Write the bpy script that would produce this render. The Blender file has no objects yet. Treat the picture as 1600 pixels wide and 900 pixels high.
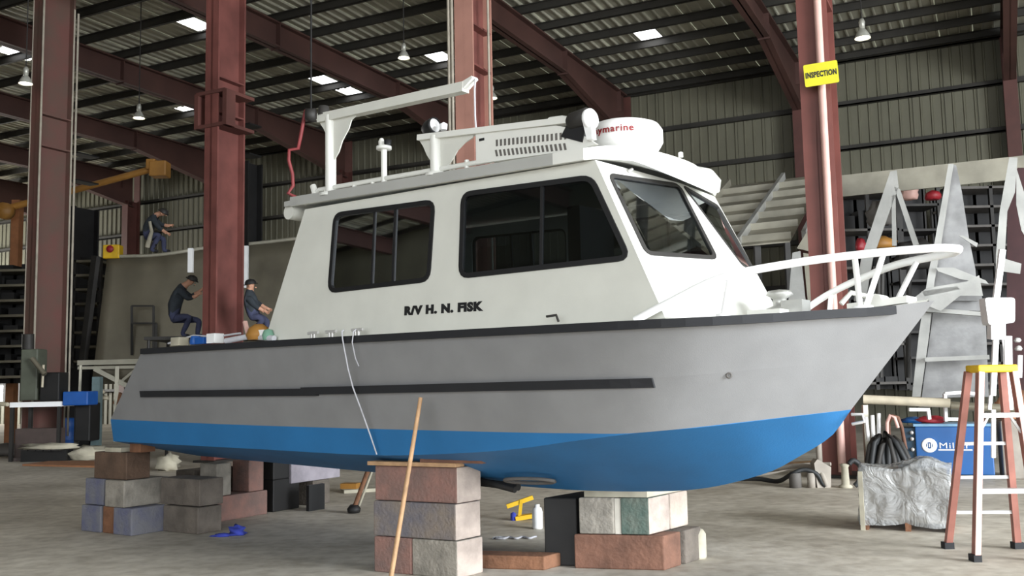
import bpy, bmesh, math, random
from mathutils import Vector, Matrix, noise
R_ = random.Random(7)
SC = bpy.context.scene
COL = SC.collection
PI = math.pi

# ---------------------------------------------------------------- camera
FOC = 1500.0; CAMH = 1.63
PITCH = math.atan(0.1); ROLL = 0.02
cF = Vector((0, math.cos(PITCH), math.sin(PITCH)))
cU0 = Vector((0, -math.sin(PITCH), math.cos(PITCH))); cR0 = Vector((1, 0, 0))
cR = cR0*math.cos(ROLL) - cU0*math.sin(ROLL)
cU = cR0*math.sin(ROLL) + cU0*math.cos(ROLL)
CP = Vector((0, 0, CAMH))
cam_data = bpy.data.cameras.new('camera'); cam = bpy.data.objects.new('camera', cam_data); COL.objects.link(cam)
cam_data.sensor_width = 36; cam_data.lens = 36*FOC/1600; cam_data.clip_end = 400
cam.matrix_world = Matrix(((cR.x, cU.x, -cF.x, CP.x), (cR.y, cU.y, -cF.y, CP.y), (cR.z, cU.z, -cF.z, CP.z), (0, 0, 0, 1)))
SC.camera = cam

# ---------------------------------------------------------------- light and exposure
world = bpy.data.worlds.new('overcast_sky'); SC.world = world; world.use_nodes = True
bg = world.node_tree.nodes['Background']
bg.inputs[0].default_value = (0.86, 0.93, 1.0, 1); bg.inputs[1].default_value = 1.35
WDv = Vector((.8944, -.4472, 0)); NDv = Vector((.4472, .8944, 0))
def area(name, loc, target, sx, sy, energy, color):
    d = bpy.data.lights.new(name, 'AREA'); d.shape = 'RECTANGLE'; d.size = sx; d.size_y = sy; d.energy = energy; d.color = color
    o = bpy.data.objects.new(name, d); COL.objects.link(o); o.location = loc
    o.rotation_euler = (Vector(target)-Vector(loc)).to_track_quat('-Z', 'Y').to_euler()
    return o
# daylight through the big open door at the near right end of the hall
area('doorway_daylight', (17.5, -2.0, 5.0), (3, 10, 2.0), 9, 8, 5000, (0.93, 0.97, 1.0))
# daylight through the open front side of the hall, behind the photographer
area('front_daylight', tuple(WDv*(4)+NDv*(-13)+Vector((0, 0, 5.2))), tuple(WDv*(-2)+NDv*12+Vector((0, 0, 1.5))), 24, 9, 1050, (1.0, 0.99, 0.96))
# fill light added to brighten the far left wall; no doorway is built there
area('left_wall_fill', tuple(WDv*(-56)+NDv*27+Vector((0, 0, 4))), tuple(WDv*(-36)+NDv*33+Vector((0, 0, 5))), 8, 6, 2800, (1.0, .99, .94))
SC.view_settings.view_transform = 'Standard'; SC.view_settings.look = 'None'
SC.view_settings.gamma = 1.0; SC.view_settings.use_curve_mapping = False
SC.view_settings.exposure = 0.8

# ---------------------------------------------------------------- frames of reference
def ray(px, py): return cF + cR*((px-800)/FOC) - cU*((py-450)/FOC)
def P(px, py, Z): return CP + ray(px, py)*Z                       # point at camera depth Z
def G(px, py, z=0.0):                                             # point on the horizontal plane z
    r = ray(px, py); return CP + r*((z-CAMH)/r.z)
WD = Vector((.8944, -.4472, 0)); ND = Vector((.4472, .8944, 0))   # the building's two directions
def BW(u, v, z): return WD*u + ND*v + Vector((0, 0, z))
def PV(px, py, v):                                                # point on the building plane v
    r = ray(px, py); return CP + r*(v/r.dot(ND))
HB = math.atan2(-.62, .787)
HO = Vector((.335, 8.73, 0)); HX = Vector((math.cos(HB), math.sin(HB), 0)); HY = Vector((-math.sin(HB), math.cos(HB), 0))
def B2W(x, y, z): return HO + HX*x + HY*y + Vector((0, 0, z))
def lerp(a, b, t): return a + (b-a)*t

# ---------------------------------------------------------------- materials
def lin(c): return tuple((v/255/12.92 if v/255 <= .04045 else ((v/255+.055)/1.055)**2.4) for v in c)
MATS = {}
def mat(name, rgb, rough=.6, metal=0.0, var=.12, scale=4.0, bump=0.0, bscale=30.0, rgb2=None, mix=.5, coat=0.0, detail=5, spec=.5):
    if name in MATS: return MATS[name]
    m = bpy.data.materials.new(name); m.use_nodes = True; nt = m.node_tree; b = nt.nodes['Principled BSDF']
    L = nt.links
    c = lin(rgb); tc = nt.nodes.new('ShaderNodeTexCoord')
    nz = nt.nodes.new('ShaderNodeTexNoise'); nz.inputs['Scale'].default_value = scale; nz.inputs['Detail'].default_value = detail
    L.new(tc.outputs['Object'], nz.inputs['Vector'])
    rp = nt.nodes.new('ShaderNodeValToRGB'); L.new(nz.outputs['Fac'], rp.inputs[0])
    d = lin(rgb2) if rgb2 else tuple(v*(1-var*1.6) for v in c); e = c if rgb2 else tuple(min(1, v*(1+var)) for v in c)
    rp.color_ramp.elements[0].color = (*d, 1); rp.color_ramp.elements[1].color = (*e, 1)
    rp.color_ramp.elements[0].position = mix-.18; rp.color_ramp.elements[1].position = mix+.18
    L.new(rp.outputs[0], b.inputs['Base Color'])
    b.inputs['Roughness'].default_value = rough; b.inputs['Metallic'].default_value = metal
    b.inputs['Coat Weight'].default_value = coat; b.inputs['Specular IOR Level'].default_value = spec
    if bump:
        n2 = nt.nodes.new('ShaderNodeTexNoise'); n2.inputs['Scale'].default_value = bscale; L.new(tc.outputs['Object'], n2.inputs['Vector'])
        bp = nt.nodes.new('ShaderNodeBump'); bp.inputs['Strength'].default_value = bump; bp.inputs['Distance'].default_value = .02
        L.new(n2.outputs['Fac'], bp.inputs['Height']); L.new(bp.outputs[0], b.inputs['Normal'])
    MATS[name] = m; return m
def emat(name, rgb, s):
    if name in MATS: return MATS[name]
    m = bpy.data.materials.new(name); m.use_nodes = True; b = m.node_tree.nodes['Principled BSDF']
    b.inputs['Base Color'].default_value = (.8, .8, .8, 1); b.inputs['Emission Color'].default_value = (*lin(rgb), 1); b.inputs['Emission Strength'].default_value = s
    MATS[name] = m; return m
def glass(name, tint, refl=.06, rough=.02):
    m = bpy.data.materials.new(name); m.use_nodes = True; nt = m.node_tree; nt.nodes.clear()
    o = nt.nodes.new('ShaderNodeOutputMaterial'); t = nt.nodes.new('ShaderNodeBsdfTransparent'); g = nt.nodes.new('ShaderNodeBsdfGlossy')
    t.inputs[0].default_value = (*tint, 1); g.inputs['Roughness'].default_value = rough; g.inputs[0].default_value = (.9, .95, 1, 1)
    f = nt.nodes.new('ShaderNodeFresnel'); f.inputs[0].default_value = 1.5
    a = nt.nodes.new('ShaderNodeMath'); a.operation = 'ADD'; a.inputs[1].default_value = refl
    mx = nt.nodes.new('ShaderNodeMixShader'); nt.links.new(f.outputs[0], a.inputs[0]); nt.links.new(a.outputs[0], mx.inputs[0])
    nt.links.new(t.outputs[0], mx.inputs[1]); nt.links.new(g.outputs[0], mx.inputs[2]); nt.links.new(mx.outputs[0], o.inputs[0])
    MATS[name] = m; return m
def floor_mat():
    m = bpy.data.materials.new('worn_concrete'); m.use_nodes = True; nt = m.node_tree; b = nt.nodes['Principled BSDF']; L = nt.links
    tc = nt.nodes.new('ShaderNodeTexCoord')
    n1 = nt.nodes.new('ShaderNodeTexNoise'); n1.inputs['Scale'].default_value = .45; n1.inputs['Detail'].default_value = 8; n1.inputs['Roughness'].default_value = .65
    n2 = nt.nodes.new('ShaderNodeTexNoise'); n2.inputs['Scale'].default_value = 6; n2.inputs['Detail'].default_value = 6
    L.new(tc.outputs['Object'], n1.inputs[0]); L.new(tc.outputs['Object'], n2.inputs[0])
    r1 = nt.nodes.new('ShaderNodeValToRGB'); r1.color_ramp.elements[0].position = .36; r1.color_ramp.elements[1].position = .64
    r1.color_ramp.elements[0].color = (*lin((166, 158, 144)), 1); r1.color_ramp.elements[1].color = (*lin((206, 199, 186)), 1)
    L.new(n1.outputs[0], r1.inputs[0])
    r2 = nt.nodes.new('ShaderNodeValToRGB'); r2.color_ramp.elements[0].color = (.72, .7, .68, 1); r2.color_ramp.elements[1].color = (1, 1, 1, 1)
    r2.color_ramp.elements[0].position = .3; r2.color_ramp.elements[1].position = .6
    L.new(n2.outputs[0], r2.inputs[0])
    mx = nt.nodes.new('ShaderNodeMixRGB'); mx.blend_type = 'MULTIPLY'; mx.inputs[0].default_value = 1
    L.new(r1.outputs[0], mx.inputs[1]); L.new(r2.outputs[0], mx.inputs[2]); L.new(mx.outputs[0], b.inputs['Base Color'])
    b.inputs['Roughness'].default_value = .62
    bp = nt.nodes.new('ShaderNodeBump'); bp.inputs['Strength'].default_value = .25; bp.inputs['Distance'].default_value = .02
    L.new(n2.outputs[0], bp.inputs['Height']); L.new(bp.outputs[0], b.inputs['Normal'])
    return m
M_floor = floor_mat()
M_red = mat('oxide_red_steel', (112, 66, 60), .55, 0, .18, 1.5, .1, 20)
M_red_d = mat('dark_red_steel', (88, 52, 46), .6, 0, .2, 1.0)
M_beam = mat('roof_beam_paint', (74, 48, 42), .65, 0, .2, .6)
M_brown = mat('rust_brown_steel', (92, 73, 64), .6, 0, .22, 1.4, .1, 20, rgb2=(104, 68, 62))
M_edge = mat('pale_edge', (160, 152, 138), .6)
M_roof = mat('roof_sheet', (178, 176, 160), .55, .2, .15, .5)
M_wall = mat('wall_sheet', (106, 104, 88), .6, .1, .12, .4)
M_purlin = mat('dark_purlin', (52, 50, 46), .6, .2, .15, 1)
M_grayhull = mat('brushed_grey_paint', (141, 141, 142), .5, .25, .05, 3.0, .05, 120)
M_blue = mat('blue_bottom_paint', (34, 106, 160), .6, 0, .06, 2.0, .05, 60)
M_white = mat('white_boat_paint', (222, 222, 216), .38, 0, .03, 2, coat=.2)
M_cabin = mat('cabin_white_paint', (206, 206, 198), .45, 0, .03, 3, .03, 80)
M_rooff = mat('roof_shade_grey', (168, 168, 164), .5, 0, .04, 2)
M_black = mat('black_rubber', (26, 27, 31), .75, 0, .1, 5)
M_blackg = mat('black_gloss', (18, 18, 20), .55)
M_letter = mat('black_vinyl_letters', (26, 26, 28), .5)
M_redl = mat('red_print', (140, 24, 30), .5)
M_alu = mat('mill_aluminium', (176, 176, 172), .42, .55, .14, 1.6, .08, 25)
M_alud = mat('weathered_aluminium', (150, 146, 132), .5, .4, .2, 1.2, .08, 25)
M_galv = mat('scuffed_plate', (122, 116, 100), .5, .35, .2, .7, .08, 8)
M_conc = mat('concrete_block_grey', (140, 134, 124), .85, 0, .2, 6, .5, 30)
M_concp = mat('concrete_block_pink', (140, 104, 94), .85, 0, .2, 5, .5, 30, rgb2=(112, 92, 86))
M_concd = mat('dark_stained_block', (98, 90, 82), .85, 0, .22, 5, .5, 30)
M_concb = mat('blue_marked_block', (112, 112, 118), .85, 0, .2, 4, .5, 30, rgb2=(82, 86, 118), mix=.40)
M_concg = mat('green_stained_block', (98, 104, 94), .8, 0, .2, 6, .5, 30, rgb2=(70, 88, 80))
M_woodb = mat('brown_timber', (122, 84, 60), .8, 0, .2, 6, .4, 25)
M_woodr = mat('red_brown_timber', (112, 78, 62), .8, 0, .2, 6, .4, 25)
M_woodl = mat('pale_timber', (176, 140, 104), .75, 0, .15, 8, .3, 25)
M_ply = mat('plywood', (168, 118, 84), .7, 0, .12, 3)
M_rope = mat('pale_rope', (190, 190, 196), .8)
M_yel = mat('yellow_paint', (222, 178, 30), .5)
M_sign = mat('yellow_sign_face', (196, 188, 30), .5, var=.04)
M_orange = mat('crane_orange', (156, 110, 48), .55, 0, .15, 2)
M_fibre = mat('orange_fibreglass', (150, 98, 86), .5, 0, .15, 4)
M_aluw = mat('bright_aluminium', (200, 198, 196), .35, .35, .05, 4)
M_whitep = mat('white_gloss_paint', (240, 240, 240), .35, var=.03)
M_welder = mat('machine_blue', (30, 88, 150), .4, 0, .06, 2, coat=.2)
M_bluebar = mat('drum_blue', (28, 84, 160), .45, 0, .1, 3)
M_dark = mat('dark_steel', (52, 50, 48), .6, .3, .2, 2)
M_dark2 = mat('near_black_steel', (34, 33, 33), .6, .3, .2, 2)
M_green = mat('dull_green_paint', (84, 88, 76), .55, 0, .2, 2)
M_teal = mat('teal_grey_paint', (104, 124, 126), .5)
M_cream = mat('cream_pipe', (196, 186, 164), .5)
M_rack = mat('grey_staging', (176, 172, 156), .5, .3, .1, 2)
M_hose = mat('grey_hose', (96, 92, 88), .7)
M_hosel = mat('pale_hose', (158, 150, 140), .7)
M_hosed = mat('black_cable', (30, 32, 34), .6)
M_rag = mat('blue_cloth', (54, 66, 160), .9, 0, .2, 8)
M_cloth = mat('pale_cloth', (172, 166, 148), .9, 0, .2, 3)
M_skin = mat('skin', (186, 138, 112), .6, var=.05)
M_navy = mat('dark_work_cloth', (44, 50, 56), .9, 0, .2, 6)
M_jean = mat('denim', (62, 66, 92), .9, 0, .2, 6)
M_redc = mat('red_plastic', (150, 34, 44), .5)
M_pink = mat('pinkish_conduit', (206, 166, 156), .5, var=.05)
M_interior = mat('cabin_lining', (120, 122, 122), .7)
M_radar = mat('white_radome', (236, 236, 234), .3, var=.02)
M_lampm = mat('lamp_housing', (190, 190, 180), .4, .4)
M_skyl = emat('skylight_daylight', (250, 252, 255), 3.2)
M_lampe = emat('lamp_glow', (255, 246, 214), 5.0)
M_glass = glass('tinted_glass', (.18, .21, .22))
M_glass3 = glass('clearer_glass', (.5, .54, .56), .05)
M_glass2 = glass('lighter_glass', (.42, .47, .5), .22)
M_win = emat('daylight_pane', (240, 246, 255), 1.6)
def plastic_mat():
    m = bpy.data.materials.new('clear_plastic_sheet'); m.use_nodes = True; nt = m.node_tree; b = nt.nodes['Principled BSDF']
    b.inputs['Base Color'].default_value = (.42, .43, .43, 1); b.inputs['Roughness'].default_value = .22; b.inputs['Specular IOR Level'].default_value = .8
    tc = nt.nodes.new('ShaderNodeTexCoord'); vz = nt.nodes.new('ShaderNodeTexNoise'); vz.inputs['Scale'].default_value = 4.5; vz.inputs['Distortion'].default_value = 2.2; vz.inputs['Detail'].default_value = 3
    nt.links.new(tc.outputs['Object'], vz.inputs['Vector']); bp = nt.nodes.new('ShaderNodeBump'); bp.inputs['Strength'].default_value = .9; bp.inputs['Distance'].default_value = .05
    nt.links.new(vz.outputs['Fac'], bp.inputs['Height']); nt.links.new(bp.outputs[0], b.inputs['Normal'])
    t = nt.nodes.new('ShaderNodeBsdfTransparent'); mx = nt.nodes.new('ShaderNodeMixShader'); mx.inputs[0].default_value = .55
    o = nt.nodes['Material Output']; nt.links.new(t.outputs[0], mx.inputs[1]); nt.links.new(b.outputs[0], mx.inputs[2]); nt.links.new(mx.outputs[0], o.inputs[0])
    MATS['plastic'] = m; return m
M_plastic = plastic_mat()

# ---------------------------------------------------------------- mesh builder
WMAT = {}                                                         # object name -> world matrix
class MB:
    def __init__(s): s.v = []; s.f = []; s.m = []; s.sm = []
    def add(s, vs, fs, mi=0, smooth=False):
        k = len(s.v); s.v += [Vector(q) for q in vs]
        for f in fs: s.f.append([i+k for i in f]); s.m.append(mi); s.sm.append(smooth)
        return s
    def hexa(s, c, mi=0):                                         # 8 corners: bottom 4 ccw, top 4
        return s.add(c, [(3, 2, 1, 0), (4, 5, 6, 7), (0, 1, 5, 4), (1, 2, 6, 5), (2, 3, 7, 6), (3, 0, 4, 7)], mi)
    def box(s, o, ax, ay, az, mi=0):                              # corner + three edge vectors
        o, ax, ay, az = Vector(o), Vector(ax), Vector(ay), Vector(az)
        return s.hexa([o, o+ax, o+ax+ay, o+ay, o+az, o+ax+az, o+ax+ay+az, o+ay+az], mi)
    def cbox(s, c, sx, sy, sz, X=Vector((1, 0, 0)), Y=Vector((0, 1, 0)), Z=Vector((0, 0, 1)), mi=0):
        return s.box(Vector(c)-X*sx/2-Y*sy/2-Z*sz/2, X*sx, Y*sy, Z*sz, mi)
    def bar(s, a, b, w, h, up=Vector((0, 0, 1)), mi=0):
        a, b = Vector(a), Vector(b); d = (b-a); x = d.cross(up)
        if x.length < 1e-6: x = d.cross(Vector((0, 1, 0)))
        x.normalize(); z = x.cross(d).normalized()
        return s.box(a-x*w/2-z*h/2, x*w, d, z*h, mi) if False else s.hexa([a-x*w/2-z*h/2, a+x*w/2-z*h/2, b+x*w/2-z*h/2, b-x*w/2-z*h/2, a-x*w/2+z*h/2, a+x*w/2+z*h/2, b+x*w/2+z*h/2, b-x*w/2+z*h/2], mi)
    def tube(s, pts, r, n=10, mi=0, cap=True):
        pts = [Vector(p) for p in pts]; rings = []; px = None
        for i, p in enumerate(pts):
            d = (pts[min(i+1, len(pts)-1)]-pts[max(i-1, 0)]).normalized()
            if px is None:
                px = d.cross(Vector((0, 0, 1)));
                if px.length < .05: px = d.cross(Vector((0, 1, 0)))
            px = (px - d*px.dot(d)).normalized(); py = d.cross(px)
            rr = r[i] if isinstance(r, (list, tuple)) else r
            rings.append([p+px*rr*math.cos(2*PI*k/n)+py*rr*math.sin(2*PI*k/n) for k in range(n)])
        vs = [q for g in rings for q in g]; fs = []
        for i in range(len(pts)-1):
            for k in range(n): fs.append((i*n+k, i*n+(k+1) % n, (i+1)*n+(k+1) % n, (i+1)*n+k))
        s.add(vs, fs, mi, True)
        if cap: s.add(rings[0], [tuple(range(n))], mi); s.add(rings[-1], [tuple(range(n))], mi)
        return s
    def lathe(s, c, prof, n=24, Z=Vector((0, 0, 1)), mi=0):       # prof: (r, h)
        c = Vector(c); X = Z.orthogonal().normalized(); Y = Z.cross(X)
        vs = []; fs = []
        for r, h in prof:
            vs += [c+Z*h+X*r*math.cos(2*PI*k/n)+Y*r*math.sin(2*PI*k/n) for k in range(n)]
        for i in range(len(prof)-1):
            for k in range(n): fs.append((i*n+k, i*n+(k+1) % n, (i+1)*n+(k+1) % n, (i+1)*n+k))
        return s.add(vs, fs, mi, True)
    def prism(s, poly, ext, mi=0):                                # 3-D polygon extruded by vector
        a = [Vector(p) for p in poly]; e = Vector(ext); n = len(a); k = len(a)
        s.add(a+[p+e for p in a], [tuple(range(n))[::-1], tuple(range(n, 2*n))]+[(i, (i+1) % n, n+(i+1) % n, n+i) for i in range(n)], mi)
        return s
def link(o):
    COL.objects.link(o); return o
def setp(o, label=None, cat=None, group=None, kind=None):
    if label: o['label'] = label
    if cat: o['category'] = cat
    if group: o['group'] = group
    if kind: o['kind'] = kind
    return o
def build(mb, name, mats, parent=None, local=False, bevel=0.0, label=None, cat=None, group=None, kind=None, solid=0.0, origin=None):
    if not isinstance(mats, (list, tuple)): mats = [mats]
    vs = mb.v
    if parent is not None:
        W = WMAT[parent.name]
        if not local: Wi = W.inverted(); vs = [Wi @ v for v in vs]
        loc = None
    else:
        W = Matrix.Identity(4)
        if origin is None:
            zs = min(v.z for v in vs); xs = [v.x for v in vs]; ys = [v.y for v in vs]
            origin = Vector(((min(xs)+max(xs))/2, (min(ys)+max(ys))/2, zs))
        vs = [v-origin for v in vs]; loc = origin
    me = bpy.data.meshes.new(name); me.from_pydata([tuple(v) for v in vs], [], mb.f)
    for m in mats: me.materials.append(m)
    for p, mi, sm in zip(me.polygons, mb.m, mb.sm): p.material_index = mi; p.use_smooth = sm
    bm = bmesh.new(); bm.from_mesh(me); bmesh.ops.recalc_face_normals(bm, faces=bm.faces); bm.to_mesh(me); bm.free()
    o = link(bpy.data.objects.new(name, me))
    if parent is not None: o.parent = parent; WMAT[o.name] = W
    else: o.location = loc; WMAT[o.name] = Matrix.Translation(loc)
    if bevel:
        b = o.modifiers.new('edge', 'BEVEL'); b.width = bevel; b.segments = 2; b.limit_method = 'ANGLE'; b.angle_limit = .7
    if solid:
        b = o.modifiers.new('thick', 'SOLIDIFY'); b.thickness = solid; b.offset = 0
    return setp(o, label, cat, group, kind)
def thing(name, loc, label, cat, group=None, rz=0, kind=None):
    o = link(bpy.data.objects.new(name, None)); o.location = loc; o.rotation_euler = (0, 0, rz); o.empty_display_size = .1
    WMAT[o.name] = Matrix.Translation(Vector(loc)) @ Matrix.Rotation(rz, 4, 'Z')
    return setp(o, label, cat, group, kind)
def share(src, name, parent, loc, mat3=None):                     # another object on the same mesh, local to parent
    c = src.copy(); c.name = name; link(c); c.parent = parent; c.location = loc
    return c
def text_mesh(body, size, depth=.003, bold=0.0):  # spaced a little so bold letters stay apart
    cu = bpy.data.curves.new('letters', 'FONT'); cu.body = body; cu.size = size; cu.extrude = depth; cu.offset = bold; cu.resolution_u = 3; cu.space_character = 1.12
    o = bpy.data.objects.new('tmp_letters', cu); COL.objects.link(o)
    dg = bpy.context.evaluated_depsgraph_get(); me = bpy.data.meshes.new_from_object(o.evaluated_get(dg))
    COL.objects.unlink(o); bpy.data.objects.remove(o); bpy.data.curves.remove(cu)
    vs = [v.co.copy() for v in me.vertices]; fs = [tuple(p.vertices) for p in me.polygons]
    bpy.data.meshes.remove(me); return vs, fs
def text(name, body, size, fmap, m, parent=None, bold=0.0, width=None, label=None, local=False, depth=.003):
    vs, fs = text_mesh(body, size, depth, bold)
    x1 = max(v.x for v in vs); x0 = min(v.x for v in vs); k = (width/(x1-x0)) if width else 1
    mb = MB(); mb.add([fmap((v.x-x0)*k, v.y, v.z) for v in vs], fs)
    return build(mb, name, m, parent, local=local, label=label)
def interp(tab, x):
    if x <= tab[0][0]: return tab[0][1]
    for i in range(len(tab)-1):
        x0, y0 = tab[i]; x1, y1 = tab[i+1]
        if x <= x1:
            t = (x-x0)/(x1-x0)
            m0 = (tab[i+1][1]-tab[i-1][1])/(tab[i+1][0]-tab[i-1][0]) if i > 0 else (y1-y0)/(x1-x0)
            m1 = (tab[i+2][1]-tab[i][1])/(tab[i+2][0]-tab[i][0]) if i+2 < len(tab) else (y1-y0)/(x1-x0)
            h = x1-x0; t2 = t*t; t3 = t2*t
            return (2*t3-3*t2+1)*y0+(t3-2*t2+t)*h*m0+(-2*t3+3*t2)*y1+(t3-t2)*h*m1
    return tab[-1][1]
def rrect(pts, r, n=4):                                           # 2-D polygon with rounded corners
    out = []; N = len(pts)
    for i in range(N):
        p = Vector(pts[i]); a = (Vector(pts[i-1])-p); b = (Vector(pts[(i+1) % N])-p)
        ra = min(r, a.length*.45, b.length*.45); A = p+a.normalized()*ra; Bq = p+b.normalized()*ra
        for k in range(n+1):
            t = k/n; out.append(tuple(A*(1-t)**2+p*2*t*(1-t)+Bq*t*t))
    return out
def holed(outer, holes):                                          # triangulated 2-D plate with holes
    bm = bmesh.new()
    for loop in [outer]+holes:
        vs = [bm.verts.new((p[0], p[1], 0)) for p in loop]
        for i in range(len(vs)): bm.edges.new((vs[i], vs[(i+1) % len(vs)]))
    bmesh.ops.triangle_fill(bm, use_beauty=True, use_dissolve=False, edges=bm.edges[:], normal=(0, 0, 1))
    bm.verts.index_update(); V = [(v.co.x, v.co.y) for v in bm.verts]; F = [tuple(v.index for v in f.verts) for f in bm.faces]
    bm.free(); return V, F
def ring(outer, inner):                                           # same-length loops -> band faces
    n = len(outer); return list(outer)+list(inner), [(i, (i+1) % n, n+(i+1) % n, n+i) for i in range(n)]
def inset(poly, d):
    c = Vector((sum(p[0] for p in poly)/len(poly), sum(p[1] for p in poly)/len(poly))); out = []
    N = len(poly)
    for i in range(N):
        a = Vector(poly[i-1]); b = Vector(poly[(i+1) % N]); t = (b-a)
        if t.length < 1e-9: t = Vector((1, 0))
        nrm = Vector((-t.y, t.x)).normalized(); p = Vector(poly[i])
        if (c-p).dot(nrm) < 0: nrm = -nrm
        out.append(tuple(p+nrm*d))
    return out

# ================================================================ THE HALL
ZR = 12.95; VW = 34.9; U0, U1 = -58.0, 22.0; V0 = -14.0
def corrug(width, ribs, depth):                                   # profile points across one sheet
    pts = []; p = width/ribs
    for i in range(ribs):
        x = i*p; pts += [(x, 0), (x+p*.72, 0), (x+p*.80, depth), (x+p*.92, depth)]
    pts += [(width, 0), (width+.03, 0)]; return pts
# floor
mb = MB(); mb.box(BW(U0-2, V0-12, -.3), WD*(U1-U0+14), ND*(VW-V0+14), Vector((0, 0, .3)))
fl = build(mb, 'floor', M_floor, kind='structure', origin=Vector((0, 0, 0)))
# wall_back : sheets one by one
wb = thing('wall_back', BW(0, VW, 0), None, None, kind='structure', rz=math.atan2(WD.y, WD.x))
first = None; SW = 1.0
n_w = int((U1-U0)/SW)
for i in range(n_w):
    u = U0+i*SW
    if first is None:
        mb = MB(); pr = corrug(SW-.012, 3, .045)
        vs = []; 
        for x, d in pr: vs += [(x, -d, 0), (x, -d, 12.75)]
        mb.add(vs, [(2*k, 2*k+2, 2*k+3, 2*k+1) for k in range(len(pr)-1)])
        first = build(mb, 'wall_panel', M_wall, wb, local=True); first.location = (u, 0, 0)
    else: share(first, 'wall_panel', wb, (u, 0, 0))
mb = MB(); mb.box((U0, .02, 0), (U1-U0, 0, 0), (0, .1, 0), (0, 0, 12.95)); build(mb, 'wall_backing', M_wall, wb, local=True)
frames_u = [0.98+6.6*k for k in range(-8, 4)]
gf = None
for z in (1.6, 3.18, 4.76, 6.34, 7.94, 9.52, 11.1, 12.66):
    for k in range(len(frames_u)-1):
        if gf is None:
            mb = MB(); mb.box((0, -.22, 0), (6.56, 0, 0), (0, .17, 0), (0, 0, .05)); mb.box((0, -.22, 0), (6.56, 0, 0), (0, .02, 0), (0, 0, .17))
            gf = build(mb, 'girt', M_purlin, wb, local=True); gf.location = (frames_u[k], 0, z)
        else: share(gf, 'girt', wb, (frames_u[k], 0, z))
# ceiling : sheets with real skylights between
ce = thing('ceiling', BW(0, 0, ZR), None, None, kind='structure', rz=math.atan2(WD.y, WD.x))
SKY = [(-28.6, 19.8, 21.1), (-28.6, 27.7, 28.9), (-22.0, 20.6, 21.9), (-22.0, 27.2, 28.45), (-22.0, 29.0, 30.25), (-16.35, 27.1, 28.4), (-9.3, 28.6, 29.95),
       (-2.6, 12.6, 13.9), (-9.2, 12.6, 13.9), (-15.8, 12.6, 13.9), (-2.6, 4.4, 5.7), (-9.2, 4.4, 5.7), (4.0, 12.6, 13.9), (4.0, 4.4, 5.7), (4.0, 21, 22.3)]
def roof_sheet(L):
    mb = MB(); pr = corrug(1.0, 3, .05); vs = []
    for x, d in pr: vs += [(x, 0, -d), (x, L, -d)]
    mb.add(vs, [(2*k, 2*k+2, 2*k+3, 2*k+1) for k in range(len(pr)-1)]); return mb
rs = {}
for i in range(int(U1-U0)):
    u = U0+i
    cuts = sorted([(a, b) for (c, a, b) in SKY if u <= c < u+1]); segs = []; v = V0
    for a, b in cuts: segs.append((v, a)); v = b
    segs.append((v, VW+.1))
    for a, b in segs:
        L = round(b-a, 2)
        if L not in rs: rs[L] = build(roof_sheet(L), 'roof_panel', M_roof, ce, local=True); rs[L].location = (u, a, 0)
        else: share(rs[L], 'roof_panel', ce, (u, a, 0))
    for a, b in cuts:
        mb = MB(); mb.box((u+.14, a, -.02), (.72, 0, 0), (0, b-a, 0), (0, 0, .04)); build(mb, 'skylight', M_skyl, ce, local=True)
        mb = MB(); mb.box((u-.01, a-.01, -.03), (.15, 0, 0), (0, b-a+.02, 0), (0, 0, .06)); mb.box((u+.86, a-.01, -.03), (.14, 0, 0), (0, b-a+.02, 0), (0, 0, .06))
        build(mb, 'skylight_frame', M_roof, ce, local=True)
pf = None; v = V0+.3
while v < VW:
    mb = MB()
    if pf is None:
        mb.box((U0, 0, -.30), (U1-U0, 0, 0), (0, .02, 0), (0, 0, .24)); mb.box((U0, 0, -.30), (U1-U0, 0, 0), (0, .09, 0), (0, 0, .02)); mb.box((U0, -.07, -.08), (U1-U0, 0, 0), (0, .09, 0), (0, 0, .02))
        pf = build(mb, 'purlin', M_purlin, ce, local=True); pf.location = (0, v, 0)
    else: share(pf, 'purlin', ce, (0, v, 0))
    v += 1.55
mb = MB(); mb.box((U0, V0, .06), (U1-U0, 0, 0), (0, VW-V0+.2, 0), (0, 0, .1))
# left end wall and part of the wall behind the photographer (both out of the picture, they shade the hall)
mb = MB(); mb.box(BW(U0-.2, V0, 0), WD*.2, ND*(VW-V0), Vector((0, 0, ZR))); build(mb, 'wall_left', M_wall, kind='structure')
mb = MB(); mb.box(BW(U0, V0-.2, 0), WD*(U1-U0-34), ND*.2, Vector((0, 0, ZR))); build(mb, 'wall_front', M_wall, kind='structure')

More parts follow.
